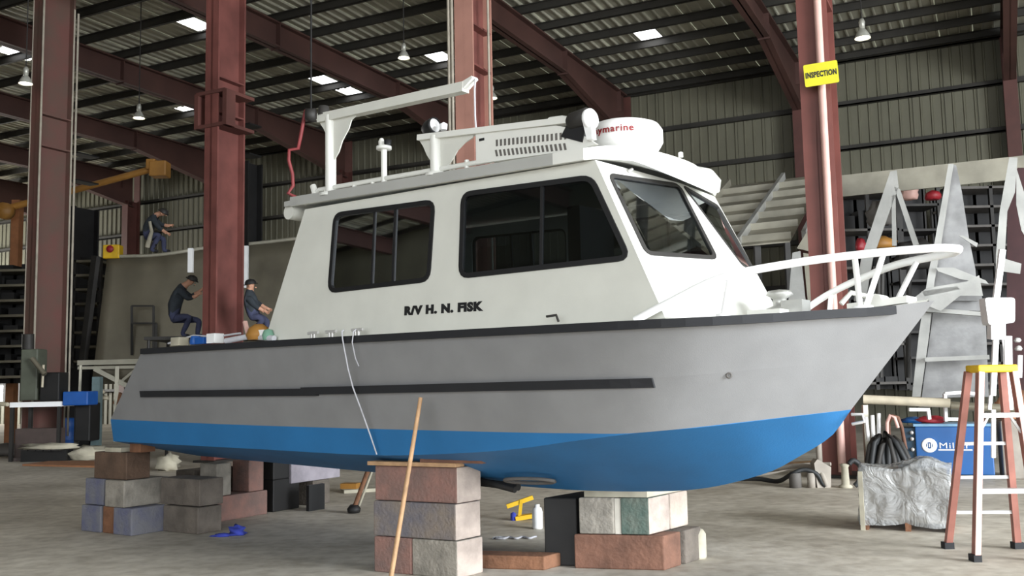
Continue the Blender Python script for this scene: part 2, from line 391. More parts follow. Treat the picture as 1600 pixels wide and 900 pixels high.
# roof beams on each frame, with haunch at the wall column
def ibeam(mb, sec, w, mf=0, mw=0):                                # sec: list of (v, ztop, zbot) in plane u
    pass
bnames = ['bay at the far left end', '']
def frame(u, label_b, label_c, grp='roof beams'):
    b = thing('roof_beam', BW(u, VW-.5, 12), label_b, 'beam', 'steel roof beams')
    zt = ZR-.31; ft = .05; fw = .36
    prof = [(V0, 11.85), (9, 11.85), (28.5, 11.85), (34.35, 10.9)]
    mb = MB()
    for (va, za), (vb, zb) in zip(prof[:-1], prof[1:]):           # web
        mb.prism([BW(u-.02, va, za), BW(u-.02, vb, zb), BW(u-.02, vb, zt), BW(u-.02, va, zt)], WD*.04)
    build(mb, 'web', M_beam, b)
    mb = MB()
    for (va, za), (vb, zb) in zip(prof[:-1], prof[1:]):
        mb.prism([BW(u-fw/2, va, za), BW(u-fw/2, vb, zb), BW(u-fw/2, vb, zb+ft), BW(u-fw/2, va, za+ft)], WD*fw)
    build(mb, 'bottom_flange', M_beam, b)
    mb = MB(); mb.box(BW(u-fw/2, V0, zt-ft), WD*fw, ND*(34.35-V0), Vector((0, 0, ft))); build(mb, 'top_flange', M_beam, b)
    for vs_ in (12.0, 22.0, 28.5, 33.6):
        mb = MB(); mb.box(BW(u-fw/2, vs_, 11.8), WD*fw, ND*.03, Vector((0, 0, zt-11.8))); build(mb, 'stiffener_plate', M_beam, b)
    c = thing('wall_column', BW(u, VW-.5, 0), label_c, 'column', 'steel wall columns')
    mb = MB(); mb.box(BW(u-.02, VW-.95, 0), WD*.04, ND*.7, Vector((0, 0, 11.2))); build(mb, 'web', M_red_d, c)
    mb = MB(); mb.box(BW(u-.2, VW-1.0, 0), WD*.4, ND*.05, Vector((0, 0, 11.2))); build(mb, 'flange', M_red_d, c)
    mb = MB(); mb.box(BW(u-.2, VW-.27, 0), WD*.4, ND*.05, Vector((0, 0, zt))); build(mb, 'flange', M_red_d, c)
order = {3: 'rightmost', 2: 'rightmost', 1: '', 0: ''}
fl_b = {0: 'red brown roof beam crossing the top right corner above the yellow sign column', -1: 'red brown roof beam coming down left of the yellow sign column',
        -2: 'red brown roof beam passing behind the radar of the boat', -3: 'red brown roof beam behind the boat mast boom',
        -4: 'red brown roof beam passing behind the second big red column from the left', -5: 'dark red roof beam below the lamp at the far left',
        -6: 'dark red roof beam deep in the left part of the roof'}
fl_c = {0: 'narrow red wall column at the right edge against the pale wall sheets', -1: 'red wall column just left of the yellow sign column',
        -2: 'red wall column behind the radar of the boat', -3: 'dark red wall column behind the cabin roof of the boat'}
for k in range(-8, 3):
    frame(0.98+6.6*k, fl_b.get(k, 'dark red steel roof beam hidden far back in the left of the hall' if k < 0 else 'red brown roof beam past the right edge of the hall view'),
          fl_c.get(k, 'dark steel wall column on the far wall in the left background' if k < 0 else 'red steel wall column past the right edge'))

# interior columns
def column(u, v, h, d, w, m_web, m_fl, label, yaw_m=None):
    c = thing('steel_column', BW(u, v, 0), label, 'column')
    mb = MB(); mb.box(BW(u-.03, v-d/2, 0), WD*.06, ND*d, Vector((0, 0, h))); build(mb, 'web', m_web, c)
    for s in (-d/2, d/2-.05):
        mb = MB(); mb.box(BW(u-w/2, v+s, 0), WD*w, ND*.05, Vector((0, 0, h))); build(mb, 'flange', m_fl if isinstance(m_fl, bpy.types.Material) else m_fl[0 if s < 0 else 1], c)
    for z in (8.1, 8.95):
        mb = MB(); mb.box(BW(u-w/2, v-d/2+.05, z), WD*w, ND*(d-.1), Vector((0, 0, .04))); build(mb, 'stiffener_plate', m_web, c)
    mb = MB(); mb.box(BW(u-w/2-.12, v-d/2-.12, 0), WD*(w+.24), ND*(d+.24), Vector((0, 0, .05))); build(mb, 'base_plate', M_dark, c)
    return c
c1 = column(-22.18, 17, ZR-.3, .98, .4, M_brown, M_brown, 'brown steel column with pale edges at the far left, beside the workbench')
c2 = column(-16.06, 17, ZR-.3, .92, .4, M_red, M_red, 'big red column standing behind the stern deck of the boat')
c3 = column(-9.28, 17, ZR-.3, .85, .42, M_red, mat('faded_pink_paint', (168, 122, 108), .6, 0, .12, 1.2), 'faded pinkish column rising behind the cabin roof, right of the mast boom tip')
c4 = column(-2.45, 17, ZR-.3, .8, .5, M_red, mat('sign_column_red', (112, 64, 57), .5, 0, .12, 1.5), 'red column carrying the yellow sign, behind the bow rail')
# pale edge strips on the far left column and pipe on others
mb = MB(); 
for s in (-.2, .19): mb.box(BW(-22.18+s, 16.49, .1), WD*.02, ND*.05, Vector((0, 0, 12)))
mb.box(BW(-22.18+.19, 17.44, .1), WD*.02, ND*.05, Vector((0, 0, 12))); build(mb, 'edge_strip', M_edge, c1)
mb = MB(); mb.tube([BW(-21.95, 17.56, .5), BW(-21.95, 17.56, 12)], .03, 8); build(mb, 'conduit', M_edge, c1, label='thin pale conduit')
for du, nm in ((-.28, 'conduit'), (-.36, 'conduit')):
    mb = MB(); mb.tube([BW(-9.28+du, 16.6, .5), BW(-9.28+du, 16.6, 12)], .035, 8); build(mb, nm, M_edge, c3, label='pale conduit')
mb = MB(); mb.tube([BW(-8.93, 17.0, .5), BW(-8.93, 17.0, 12)], .025, 8); build(mb, 'conduit', M_edge, c3)
mb = MB(); mb.tube([BW(-2.33, 16.52, .1), BW(-2.33, 16.52, 12.4)], .065, 12); build(mb, 'downpipe', M_pink, c4, label='pale pink pipe')
mb = MB(); mb.tube([BW(-2.68, 16.52, .1), BW(-2.68, 16.52, 1.3)], .05, 12); build(mb, 'pipe_stub', M_hosel, c4)
for c, u in ((c2, -16.06),):                                       # collar brackets high on the second column
    for z in (7.75, 8.55):
        mb = MB(); mb.box(BW(u-.45, 16.5, z), WD*.9, ND*1.0, Vector((0, 0, .08))); build(mb, 'bracket', M_red_d, c)
    for s in (-.5, .38):
        mb = MB(); mb.box(BW(u+s, 16.5, 7.75), WD*.12, ND*.3, Vector((0, 0, .85))); build(mb, 'bracket', M_red_d, c)
# second, darker row with a crane girder
column(-24.95, 20.3, 7.3, .9, .4, M_dark2, M_dark2, 'near black column right of the brown column, below the orange boom')
column(-18.25, 20.3, 7.9, .6, .4, M_dark2, M_dark2, 'near black column close behind the right side of the big red column')

# yellow sign
PS = P(1283, 115, 15.95)
sg = thing('warning_sign', PS, 'yellow sign with the word INSPECTION on the red column', 'sign')
sx = (WD*.98+ND*(-.1)).normalized(); sx = Vector((.95, -.31, .05)).normalized(); su = Vector((0.02, 0, 1)); 
sn = sx.cross(su).normalized(); su = sn.cross(sx).normalized()*-1 if sn.cross(sx).z < 0 else sn.cross(sx).normalized()
def smap(x, y, z): return PS+sx*x+su*y
pl = rrect([(-.27, -.19), (.27, -.19), (.27, .19), (-.27, .19)], .03)
nrm = sx.cross(su); nrm = nrm if nrm.y < 0 else -nrm
mb = MB(); mb.prism([smap(x, y, 0) for x, y in pl], -nrm*.015); build(mb, 'sign_plate', M_sign, sg)
text('lettering', 'INSPECTION', .13, lambda x, y, z: PS+sx*(x-.245)+su*(y-.045)+nrm*(.004+z), M_letter, sg, bold=.005, width=.49)
mb = MB(); mb.bar(PS-nrm*.02+sx*.1, PS-nrm*.02+sx*.1-nrm*.0+Vector((0, .25, 0)), .03, .03); build(mb, 'sign_bracket', M_dark, sg)

# high-bay lamps
def lamp(px, py, Z, r, label):
    p = P(px, py, Z); t = thing('high_bay_lamp', p, label, 'lamp', 'high bay lamps under the roof')
    mb = MB(); mb.lathe(p, [(r, 0), (r*.96, r*.25), (r*.6, r*.95), (r*.3, r*1.3), (r*.28, r*1.35)], 20); build(mb, 'reflector', M_lampm, t)
    mb = MB(); mb.lathe(p, [(0, .02), (r*.93, .02)], 20); build(mb, 'bulb_glow', M_lampe, t)
    mb = MB(); mb.lathe(p, [(0, r*1.3), (r*.35, r*1.3), (r*.4, r*2.2), (r*.25, r*2.6), (0, r*2.6)], 16); build(mb, 'ballast', M_lampm, t)
    mb = MB(); mb.tube([p+Vector((0, 0, r*2.6)), Vector((p.x, p.y, ZR-.3))], .015, 6); build(mb, 'hanger', M_dark, t)
lamp(40, 131, 24.5, .17, 'glowing bell shaped lamp left of the brown column')
lamp(217, 185, 27, .16, 'glowing lamp between the two left columns')
lamp(631, 91, 26, .16, 'glowing lamp above the mast boom')
lamp(769, 154, 28, .15, 'lamp just right of the pinkish column')
lamp(1348, 60, 25, .2, 'bright lamp at the top right of the sign column')

# ================================================================ THE BOAT
boat = thing('workboat', HO, 'grey aluminium workboat with blue bottom and white cabin, lettered R/V H. N. FISK', 'boat', rz=HB)
WMAT['workboat'] = Matrix.Translation(HO) @ Matrix.Rotation(HB, 4, 'Z')
def bb(mb, name, mats, parent=None, **k): return build(mb, name, mats, parent or boat, local=True, **k)
Ty = [(-4.62, 1.27), (-3.6, 1.30), (-2, 1.32), (0, 1.32), (1.0, 1.32), (1.72, 1.28), (2.13, 1.14), (2.46, .87), (2.77, .53), (3.05, .23), (3.32, .0)]
Tz = [(-4.62, 2.10), (-2, 2.085), (0, 2.07), (1.0, 2.06), (1.72, 2.055), (2.13, 2.058), (2.46, 2.073), (2.77, 2.097), (3.05, 2.115), (3.32, 2.15)]
Cy = [(-5.5, 1.1), (-2.8, 1.1), (0, 1.1), (1.02, 1.09), (1.52, 1.0), (1.92, .78), (2.27, .49), (2.55, .2), (2.70, 0)]
Cz = [(-5.5, 1.06), (-2.8, 1.04), (-1.1, 1.03), (-.27, 1.067), (.41, 1.12), (1.02, 1.2), (1.52, 1.262), (1.92, 1.297), (2.27, 1.34), (2.7, 1.395)]
Kz = [(-5.5, .82), (-3.8, .78), (-2.2, .74), (0, .69), (.9, .713), (1.49, .769), (2.04, .917), (2.3, 1.051), (2.55, 1.208), (2.7, 1.395)]
Pz = [(-5.5, 1.315), (-2.8, 1.275), (.3, 1.255), (1.0, 1.255), (1.52, 1.262), (2.7, 1.395)]
N = 60
def tpar(i): t = i/N; return 1-(1-t)**1.35
HS = []
for i in range(N+1):
    t = tpar(i); xs = -4.62+t*7.94; xc = -5.5+t*8.2
    S = Vector((xs, interp(Ty, xs), interp(Tz, xs))); Cq = Vector((xc, interp(Cy, xc), interp(Cz, xc))); K = Vector((xc, 0, interp(Kz, xc)))
    if i == N: S = Vector((3.32, 0, 2.15)); Cq = Vector((2.7, 0, 1.395)); K = Cq.copy()
    zp = max(interp(Pz, xc), Cq.z); f = (zp-Cq.z)/(S.z-Cq.z)
    Pq = Cq+(S-Cq)*f
    Pq.x = xc                                                      # the boot-top strip rises plumb above the chine
    HS.append((K, Cq, Pq, S))
def mir(v): return Vector((v.x, -v.y, v.z))
def strip(mb, A, Bv, mi):
    n = len(A); mb.add(list(A)+list(Bv), [(i, i+1, n+i+1, n+i) for i in range(n-1)], mi, True)
mb = MB()
for sgn in (1, -1):
    q = (lambda v: v) if sgn > 0 else mir
    strip(mb, [q(h[0]) for h in HS], [q(h[1]) for h in HS], 1)
    if True: strip(mb, [q(h[1]) for h in HS if h[2].z-h[1].z > 1e-4], [q(h[2]) for h in HS if h[2].z-h[1].z > 1e-4], 1)
    mid = [h[2]+(h[3]-h[2])*.5 for h in HS]
    strip(mb, [q(h[2]) for h in HS], [q(m_) for m_ in mid], 0); strip(mb, [q(m_) for m_ in mid], [q(h[3]) for h in HS], 0)
h0 = HS[0]
mb.add([h0[0], h0[1], mir(h0[1])], [(0, 1, 2)], 1); mb.add([h0[1], h0[2], mir(h0[2]), mir(h0[1])], [(0, 1, 2, 3)], 1)
mb.add([h0[2], h0[3], mir(h0[3]), mir(h0[2])], [(0, 1, 2, 3)], 0)
hull = bb(mb, 'hull', [M_grayhull, M_blue], label='grey hull sides over a bright blue bottom')
def sheer(x, off=0.0, dz=0.0, sg=-1):                              # point on the sheer, starboard by default
    y = max(0, interp(Ty, x)-off) if x < 3.32 else 0
    return Vector((x, sg*y, interp(Tz, x)+dz))
# deck with open cockpit aft
mb = MB(); xs = [-4.62+7.9*i/40 for i in range(41)]
def dstrip(f0, f1, x0, x1, mi=0):
    q = [x for x in xs if x0 <= x <= x1]
    A = [Vector(f0(x)) for x in q]; Bq = [Vector(f1(x)) for x in q]; n = len(q)
    mb.add(A+Bq, [(i, i+1, n+i+1, n+i) for i in range(n-1)], mi)
for s in (-1, 1):
    dstrip(lambda x: (x, s*interp(Ty, x), interp(Tz, x)), lambda x: (x, s*max(0, interp(Ty, x)-.26), interp(Tz, x)+.01), -4.7, 3.3)
    dstrip(lambda x: (x, s*max(0, interp(Ty, x)-.26), interp(Tz, x)+.01), lambda x: (x, 0, interp(Tz, x)+.02), -2.7, 3.3)
    dstrip(lambda x: (x, s*(interp(Ty, x)-.26), interp(Tz, x)+.01), lambda x: (x, s*(interp(Ty, x)-.26), 1.45), -4.7, -2.6)
mb.add([(-5.0, -1.04, 1.45), (-2.65, -1.04, 1.45), (-2.65, 1.04, 1.45), (-5.0, 1.04, 1.45)], [(0, 1, 2, 3)])
bb(mb, 'deck', M_white)
# rub rail along the sheer (black), both sides
for s in (-1, 1):
    mb = MB(); q = [-4.62+(3.10+4.62)*i/50 for i in range(51)]; A = []
    for x in q:
        p = sheer(x, 0, -.032, s); p2 = sheer(min(x+.02, 3.3), 0, -.032, s); d = (p2-p).normalized(); out = Vector((d.y, -d.x, 0))*(-s)*-1
        out = Vector((0, s, 0)) if x < .5 else (Vector((abs(d.y), s*abs(d.x), 0)).normalized())
        A.append([p+out*.035+Vector((0, 0, .03)), p+out*.035-Vector((0, 0, .03)), p-out*.02-Vector((0, 0, .03)), p-out*.02+Vector((0, 0, .03))])
    n = 4; vs = [v for g in A for v in g]
    mb.add(vs, [(i*4+k, i*4+(k+1) % 4, (i+1)*4+(k+1) % 4, (i+1)*4+k) for i in range(50) for k in range(4)]+[(0, 1, 2, 3), (200, 201, 202, 203)])
    bb(mb, 'rub_rail', M_black, label='black rub rail along the sheer')
def hullside(x, z, s=-1, out=0.0):                                 # point on the side plating, straight sections
    yc = interp(Cy, x); zc = interp(Cz, x); ys = interp(Ty, x); zs = interp(Tz, x)
    return Vector((x, s*(yc+(ys-yc)*(z-zc)/(zs-zc)+out), z))
for s in (-1, 1):
    for (xa, xb, za, zb) in ((-4.74, -1.75, 1.60, 1.592), (-1.95, 1.70, 1.603, 1.618)):
        mb = MB(); A = []; nn = 24
        for i in range(nn+1):
            x = lerp(xa, xb, i/nn); z = lerp(za, zb, i/nn); hh = .034
            A.append([hullside(x, z+hh, s, .04), hullside(x, z-hh, s, .04), hullside(x, z-hh, s, -.015), hullside(x, z+hh, s, -.015)])
        vs = [v for g in A for v in g]
        mb.add(vs, [(i*4+k, i*4+(k+1) % 4, (i+1)*4+(k+1) % 4, (i+1)*4+k) for i in range(nn) for k in range(4)]+[(0, 1, 2, 3), (nn*4, nn*4+1, nn*4+2, nn*4+3)])
        bb(mb, 'rub_strip', M_black, label='black rubbing strip low on the hull side')
# small hull fittings
mb = MB(); mb.lathe(hullside(2.15, 1.66, -1, .0), [(.010, .004), (.012, .008), (.022, .006), (.024, 0)], 14, Z=Vector((.5, -.85, 0)).normalized()); bb(mb, 'through_hull_fitting', M_hose)
mb = MB(); mb.tube([Vector((2.70, 0, 1.36)), Vector((2.78, 0, 1.36)), Vector((2.79, 0, 1.31)), Vector((2.70, 0, 1.29))], .012, 8); bb(mb, 'bow_eye', M_aluw)
mb = MB(); mb.tube([Vector((-1.6, -.25, .78)), Vector((-.2, -.25, .72))], .035, 10); mb.tube([Vector((-.6, -.3, .76)), Vector((-.2, -.3, .70))], .03, 8); bb(mb, 'keel_cooler_pipe', M_dark)
mb = MB(); mb.tube([Vector((.05+.26*math.cos(a), -.42+.1*math.sin(a), .80+.03*math.cos(a+1.2))) for a in [2*PI*i/20 for i in range(21)]], .016, 8); bb(mb, 'cable_loop', M_hose, label='looped grey cable under the keel')

# ---- cabin
def yS(z): return 1.08-.08*(z-2.1)/1.28
STp = Vector((1.198, 0, 3.32)); SBp = Vector((1.80, 0, 2.07))
def xfront(z): return lerp(1.80, 1.198, (z-2.07)/(3.32-2.07))
def xaft(z): return lerp(-2.74, -2.197, (z-2.08)/(3.39-2.08))
def sidep(x, z, s=-1, off=0.0): return Vector((x, s*(yS(z)+off), z))
w1 = rrect([(-1.787, 2.535), (-1.755, 3.268), (-.476, 3.222), (-.507, 2.538)], .09)
w2 = rrect([(-.14, 2.535), (-.137, 3.24), (1.165, 3.19), (1.50, 2.532)], .09)
outer = [(-2.74, 2.07), (-2.21, 3.38), (-1, 3.36), (0, 3.345), (1.198, 3.32), (1.80, 2.07), (1, 2.07), (0, 2.07), (-1, 2.07)]
def plate(mb, V, F, fmap, mi=0): mb.add([fmap(*v) for v in V], F, mi)
cabin = None
for s in (-1, 1):
    V_, F_ = holed(outer, [w1, w2]); mb = MB()
    plate(mb, V_, F_, lambda x, z: sidep(x, z, s)); plate(mb, V_, F_, lambda x, z: sidep(x, z, s, -.03))
    for loop in (outer, w1, w2):
        n = len(loop); mb.add([sidep(*p, s) for p in loop]+[sidep(*p, s, -.03) for p in loop], [(i, (i+1) % n, n+(i+1) % n, n+i) for i in range(n)])
    side = bb(mb, 'cabin_side', M_cabin)
    for wi, w in enumerate((w1, w2)):
        wo = inset(w, -.02); wn = inset(w, .022)
        mb = MB(); v_, f_ = ring(wo, wn); m_ = len(v_)
        mb.add([sidep(*p, s, .012) for p in v_]+[sidep(*p, s, -.02) for p in v_], f_+[tuple(a+m_ for a in q) for q in f_]+[(i, (i+1) % len(wo), m_+(i+1) % len(wo), m_+i) for i in range(len(wo))]+[(len(wo)+i, len(wo)+(i+1) % len(wo), m_+len(wo)+(i+1) % len(wo), m_+len(wo)+i) for i in range(len(wo))])
        wf = bb(mb, 'side_window', M_blackg, label='dark framed cabin side window')
        if wi == 0: divs = [(-1.215, 2.55, 3.24, .022), (-.945, 2.55, 3.235, .03)]
        else: divs = [(.695, 2.55, 3.19, .025)]
        for x, za, zb, wd in divs:
            mb = MB(); mb.hexa([sidep(x-wd/2, za, s, .006), sidep(x+wd/2, za, s, .006), sidep(x+wd/2, za, s, -.02), sidep(x-wd/2, za, s, -.02),
                                sidep(x-wd/2, zb, s, .006), sidep(x+wd/2, zb, s, .006), sidep(x+wd/2, zb, s, -.02), sidep(x-wd/2, zb, s, -.02)]); build(mb, 'window_bar', M_blackg, wf, local=True)
        cuts = [min(p[0] for p in wn)]+[d[0] for d in divs]+[max(p[0] for p in wn)]
        xd = divs[-1][0]                                            # panes either side of the last bar
        for side_, gm in ((-1, M_glass), (1, M_glass3 if wi == 0 else M_glass)):
            pl_ = []; N_ = len(wn)
            for k_ in range(N_):
                p_, q_ = wn[k_], wn[(k_+1) % N_]
                if (p_[0]-xd)*side_ >= 0: pl_.append(p_)
                if (p_[0]-xd)*(q_[0]-xd) < 0: tq = (xd-p_[0])/(q_[0]-p_[0]); pl_.append((xd, p_[1]+(q_[1]-p_[1])*tq))
            mb = MB(); mb.add([sidep(*p_, s, -.006) for p_ in pl_], [tuple(range(len(pl_)))]); build(mb, 'pane', gm, wf, local=True)
# aft bulkhead
ab = [(-yS(2.07), 2.07), (-yS(3.38), 3.38), (yS(3.38), 3.38), (yS(2.07), 2.07)]
abh = rrect([(-.35, 2.12), (-.35, 3.2), (.35, 3.2), (.35, 2.12)], .06)
V_, F_ = holed(ab, [abh]); mb = MB()
plate(mb, V_, F_, lambda y, z: Vector((xaft(z)+.02, y, z))); plate(mb, V_, F_, lambda y, z: Vector((xaft(z)+.05, y, z)))
bb(mb, 'aft_bulkhead', M_cabin)
# front: two raked panels meeting on the centreline
def FR(s_, z, sg=-1, off=0.0):                                     # s_ 0 at the side corner, 1 at the centreline
    a = Vector((xfront(z), sg*yS(z), z)); b = Vector((lerp(1.874, 1.39, (z-2.53)/(3.245-2.53)), 0, z)); p = a*(1-s_)+b*s_
    return p+Vector((.75, sg*.6, .2)).normalized()*off
qw = rrect([(.122, 3.196), (.96, 3.225), (.785, 2.59), (.111, 2.578)], .05)
qw = rrect([(.10, 3.20), (.955, 3.235), (.79, 2.585), (.105, 2.572)], .05)
qo = [(0, 3.32), (.5, 3.30), (1, 3.27), (1, 2.9), (1, 2.53), (1, 2.40), (.5, 2.24), (0, 2.07), (0, 2.5), (0, 2.9)]
for s in (-1, 1):
    V_, F_ = holed(qo, [qw]); mb = MB()
    plate(mb, V_, F_, lambda a, z: FR(a, z, s)); plate(mb, V_, F_, lambda a, z: FR(a, z, s, -.03))
    n = len(qw); mb.add([FR(*p, s) for p in qw]+[FR(*p, s, -.03) for p in qw], [(i, (i+1) % n, n+(i+1) % n, n+i) for i in range(n)])
    bb(mb, 'windshield_panel', M_white)
    wo = inset(qw, -.022); wn = inset(qw, .012); mb = MB(); v_, f_ = ring(wo, wn); m_ = len(v_); L_ = len(wo)
    mb.add([FR(*p, s, .010) for p in v_]+[FR(*p, s, -.02) for p in v_], f_+[(i, (i+1) % L_, m_+(i+1) % L_, m_+i) for i in range(L_)]+[(L_+i, L_+(i+1) % L_, m_+L_+(i+1) % L_, m_+L_+i) for i in range(L_)])
    wf = bb(mb, 'windshield', M_dark, label='raked front window')
    V2, F2 = holed(wn, []); mb = MB(); plate(mb, V2, F2, lambda a, z: FR(a, z, s, -.006)); build(mb, 'pane', M_glass2, wf, local=True)
    # trunk skirt below the windshield, sloping out to the foredeck
    mb = MB(); T0 = [FR(q, lerp(2.07, 2.40, q), s) for q in (0, .25, .5, .75, 1)]
    T1 = [Vector((lerp(1.86, 2.12, q), s*1.08*(1-q)**.8, 2.06)) for q in (0, .25, .5, .75, 1)]
    mb.add(T0+T1, [(i, i+1, 5+i+1, 5+i) for i in range(4)]); bb(mb, 'cabin_trunk', M_white, solid=.02)
# interior
mb = MB(); mb.box((-2.5, -1.0, 2.09), (4.1, 0, 0), (0, 2.0, 0), (0, 0, .03)); bb(mb, 'cabin_sole', M_dark)
mb = MB(); mb.box((-1.25, -.62, 2.1), (.15, 0, 0), (0, .35, 0), (0, 0, 1.2)); bb(mb, 'cabin_partition', M_interior, label='pale grey partition seen through the aft window')
mb = MB(); mb.box((.9, -.7, 2.1), (.4, 0, 0), (0, 1.4, 0), (0, 0, .5)); mb.box((.75, -.75, 2.1), (.12, 0, 0), (0, .5, 0), (0, 0, .95)); bb(mb, 'helm_console', M_dark2)
mb = MB(); mb.lathe(Vector((-1.03, -.45, 2.62)), [(0, .16), (.06, .15), (.085, .08), (.07, 0), (.09, -.08), (.09, -.3)], 14); bb(mb, 'life_vest', M_redc, label='red item hanging inside the cabin')
# roof
ztopE = lambda x: lerp(3.50, 3.40, (x+2.2)/3.5)
mb = MB(); nx, ny = 22, 24
def roofpt(i, j, top):
    y = -1.09+2.18*j/ny; yy = abs(y)/1.09
    xf = 1.15+.55*(1-yy**1.4)
    if i <= 12: x = lerp(-2.33, 1.15, i/12); w = 0
    else: w = (i-12)/(nx-12); x = lerp(1.15, xf-(.13 if top else .04)*(1-yy), w)
    zb = ztopE(x)+.07*(1-yy**2); q = min(1, yy/.65)
    zt = lerp(3.36, 3.46, q**.7) if yy < .65 else lerp(3.46, zb, (yy-.65)/.35)
    zl = lerp(3.145, 3.33, q**1.3) if yy < .65 else lerp(3.33, zb-.09, (yy-.65)/.35)
    if top == 2: return Vector((xf-.01*(1-yy), y, lerp(zt, zl, .5)))
    return Vector((x, y, lerp(zb, zt, w*w) if top else lerp(zb-.09, zl, w**1.5)))
for top in (True, False):
    vs = [roofpt(i, j, top) for i in range(nx+1) for j in range(ny+1)]
    mb.add(vs, [(i*(ny+1)+j, i*(ny+1)+j+1, (i+1)*(ny+1)+j+1, (i+1)*(ny+1)+j) for i in range(nx) for j in range(ny)], 0, True)
def edge(seq, mi): 
    n = len(seq); mb.add([roofpt(*q, True) for q in seq]+[roofpt(*q, False) for q in seq], [(i, i+1, n+i+1, n+i) for i in range(n-1)], mi, False)
edge([(i, 0) for i in range(12)], 1); edge([(i, ny) for i in range(nx+1)], 1); edge([(0, j) for j in range(ny+1)], 1)  # side and aft edges coloured grey for the shade on them
edge([(i, 0) for i in range(11, nx+1)], 0)
n = ny+1; mb.add([roofpt(nx, j, True) for j in range(n)]+[roofpt(nx, j, 2) for j in range(n)]+[roofpt(nx, j, False) for j in range(n)], [(i+q, i+1+q, n+i+1+q, n+i+q) for q in (0, n) for i in range(n-1)], 0, True)
bb(mb, 'cabin_roof', [M_white, M_rooff], label='white cabin roof with edge greyed for shade and drooping visor')
mb = MB(); mb.tube([Vector((-2.40, -1.05, 3.37)), Vector((-2.40, 1.05, 3.37))], .075, 16); bb(mb, 'awning_roll', M_cabin)
mb = MB(); mb.box((-2.42, -1.09, 3.42), (.2, 0, 0), (0, 2.18, 0), (0, 0, .05)); bb(mb, 'awning_bracket', M_rooff)
# lettering
text('name_lettering', 'R/V H. N. FISK', .098, lambda x, y, z: sidep(-.785+x, 2.252+y-.018*x, -1, .002+z), M_letter, boat, bold=.0065, width=.90, local=True, label='black boat name lettering R/V H. N. FISK')
# cleat and small deck bits by the cabin foot
for x in (-1.85, -1.6, -1.25):
    mb = MB(); y = -1.2; mb.tube([Vector((x-.07, y, 2.14)), Vector((x+.07, y, 2.14))], .014, 8); mb.tube([Vector((x-.02, y, 2.07)), Vector((x-.02, y, 2.14))], .012, 6); mb.tube([Vector((x+.02, y, 2.07)), Vector((x+.02, y, 2.14))], .012, 6)
    bb(mb, 'deck_cleat', M_aluw if x < 0 else M_dark)
mb = MB(); mb.tube([Vector((.84, -1.19, 2.135)), Vector((.93, -1.19, 2.14)), Vector((.95, -1.19, 2.09))], .010, 8); bb(mb, 'grab_handle', M_dark)

# ---- roof gear
yr = -1.0
rail = [Vector((-2.1, yr, 3.50)), Vector((-2.0, yr, 3.545)), Vector((0.2, yr, 3.485))]
mb = MB(); mb.tube(rail, .022, 10); mb.tube([Vector((-2.12, yr, 3.50)), Vector((-2.2, yr-.03, 3.43))], .022, 8)
for x in (-1.9, -1.5, -1.25, -1.1, -.45, -.1): mb.tube([Vector((x, yr, 3.44)), Vector((x, yr, 3.53))], .02, 8)
bb(mb, 'roof_rail', M_white)
mb = MB(); mb.tube([Vector((-2.05, yr, 3.50)), Vector((-2.09, yr, 3.60))], .03, 8); bb(mb, 'rail_end_post', M_white)
mast = MB(); mast.tube([Vector((-1.83, yr, 3.46)), Vector((-1.83, yr, 4.25))], .052, 16); mast.lathe(Vector((-1.83, yr, 3.455)), [(.11, 0), (.11, .03), (.05, .035)], 16)
ms = bb(mast, 'mast', M_white)
def gusset(mb, cx, z0, pts, th=.012): mb.prism([Vector((cx+a, yr-th/2, z0+b)) for a, b in pts], Vector((0, th, 0)))
mb = MB(); gusset(mb, -1.83, 4.27, [(0, 0), (.42, -.03), (.38, -.08), (.30, -.12), (.26, -.2), (.17, -.3), (.12, -.40), (.05, -.47), (0, -.5)])
gusset(mb, -1.83, 4.27, [(0, 0), (-.21, -.02), (-.15, -.07), (-.1, -.13), (-.05, -.22), (0, -.27)]); build(mb, 'gusset_plate', M_cabin, ms, local=True)
mb = MB(); mb.bar(Vector((-1.98, yr, 4.245)), Vector((-.10, yr, 4.165)), .09, .085); bo = bb(mb, 'boom', M_cabin)
mb = MB(); mb.prism([Vector((-.14, yr-.04, 4.20)), Vector((.0, yr-.04, 4.235)), Vector((.01, yr-.04, 4.215)), Vector((-.09, yr-.04, 4.15)), Vector((-.14, yr-.04, 4.13))], Vector((0, .08, 0))); build(mb, 'boom_end_fairlead', M_white, bo, local=True)
mb = MB(); mb.tube([Vector((.01, yr, 4.22)), Vector((.0, yr, 4.12)), Vector((.0, yr, 3.9)), Vector((.02, yr, 3.6))], .008, 6); build(mb, 'lanyard', M_rope, bo, local=True)
mb = MB(); mb.lathe(Vector((-1.93, yr, 4.27)), [(.0, .1), (.05, .09), (.06, 0)], 12); bb(mb, 'mast_light', M_dark)
# short light post
mb = MB(); mb.tube([Vector((-1.10, yr, 3.45)), Vector((-1.10, yr, 3.80))], .028, 12); mb.lathe(Vector((-1.10, yr, 3.79)), [(.0, 0), (.07, 0), (.07, .03), (0, .03)], 16)
lp = bb(mb, 'light_post', M_white)
mb = MB(); mb.lathe(Vector((-1.13, yr, 3.82)), [(.025, 0), (.03, .05), (.015, .08), (0, .085)], 12); build(mb, 'anchor_light', M_white, lp, local=True)
mb = MB(); mb.lathe(Vector((-1.05, yr, 3.82)), [(.03, 0), (.035, .05), (.0, .06)], 12); build(mb, 'antenna_base', M_blackg, lp, local=True)
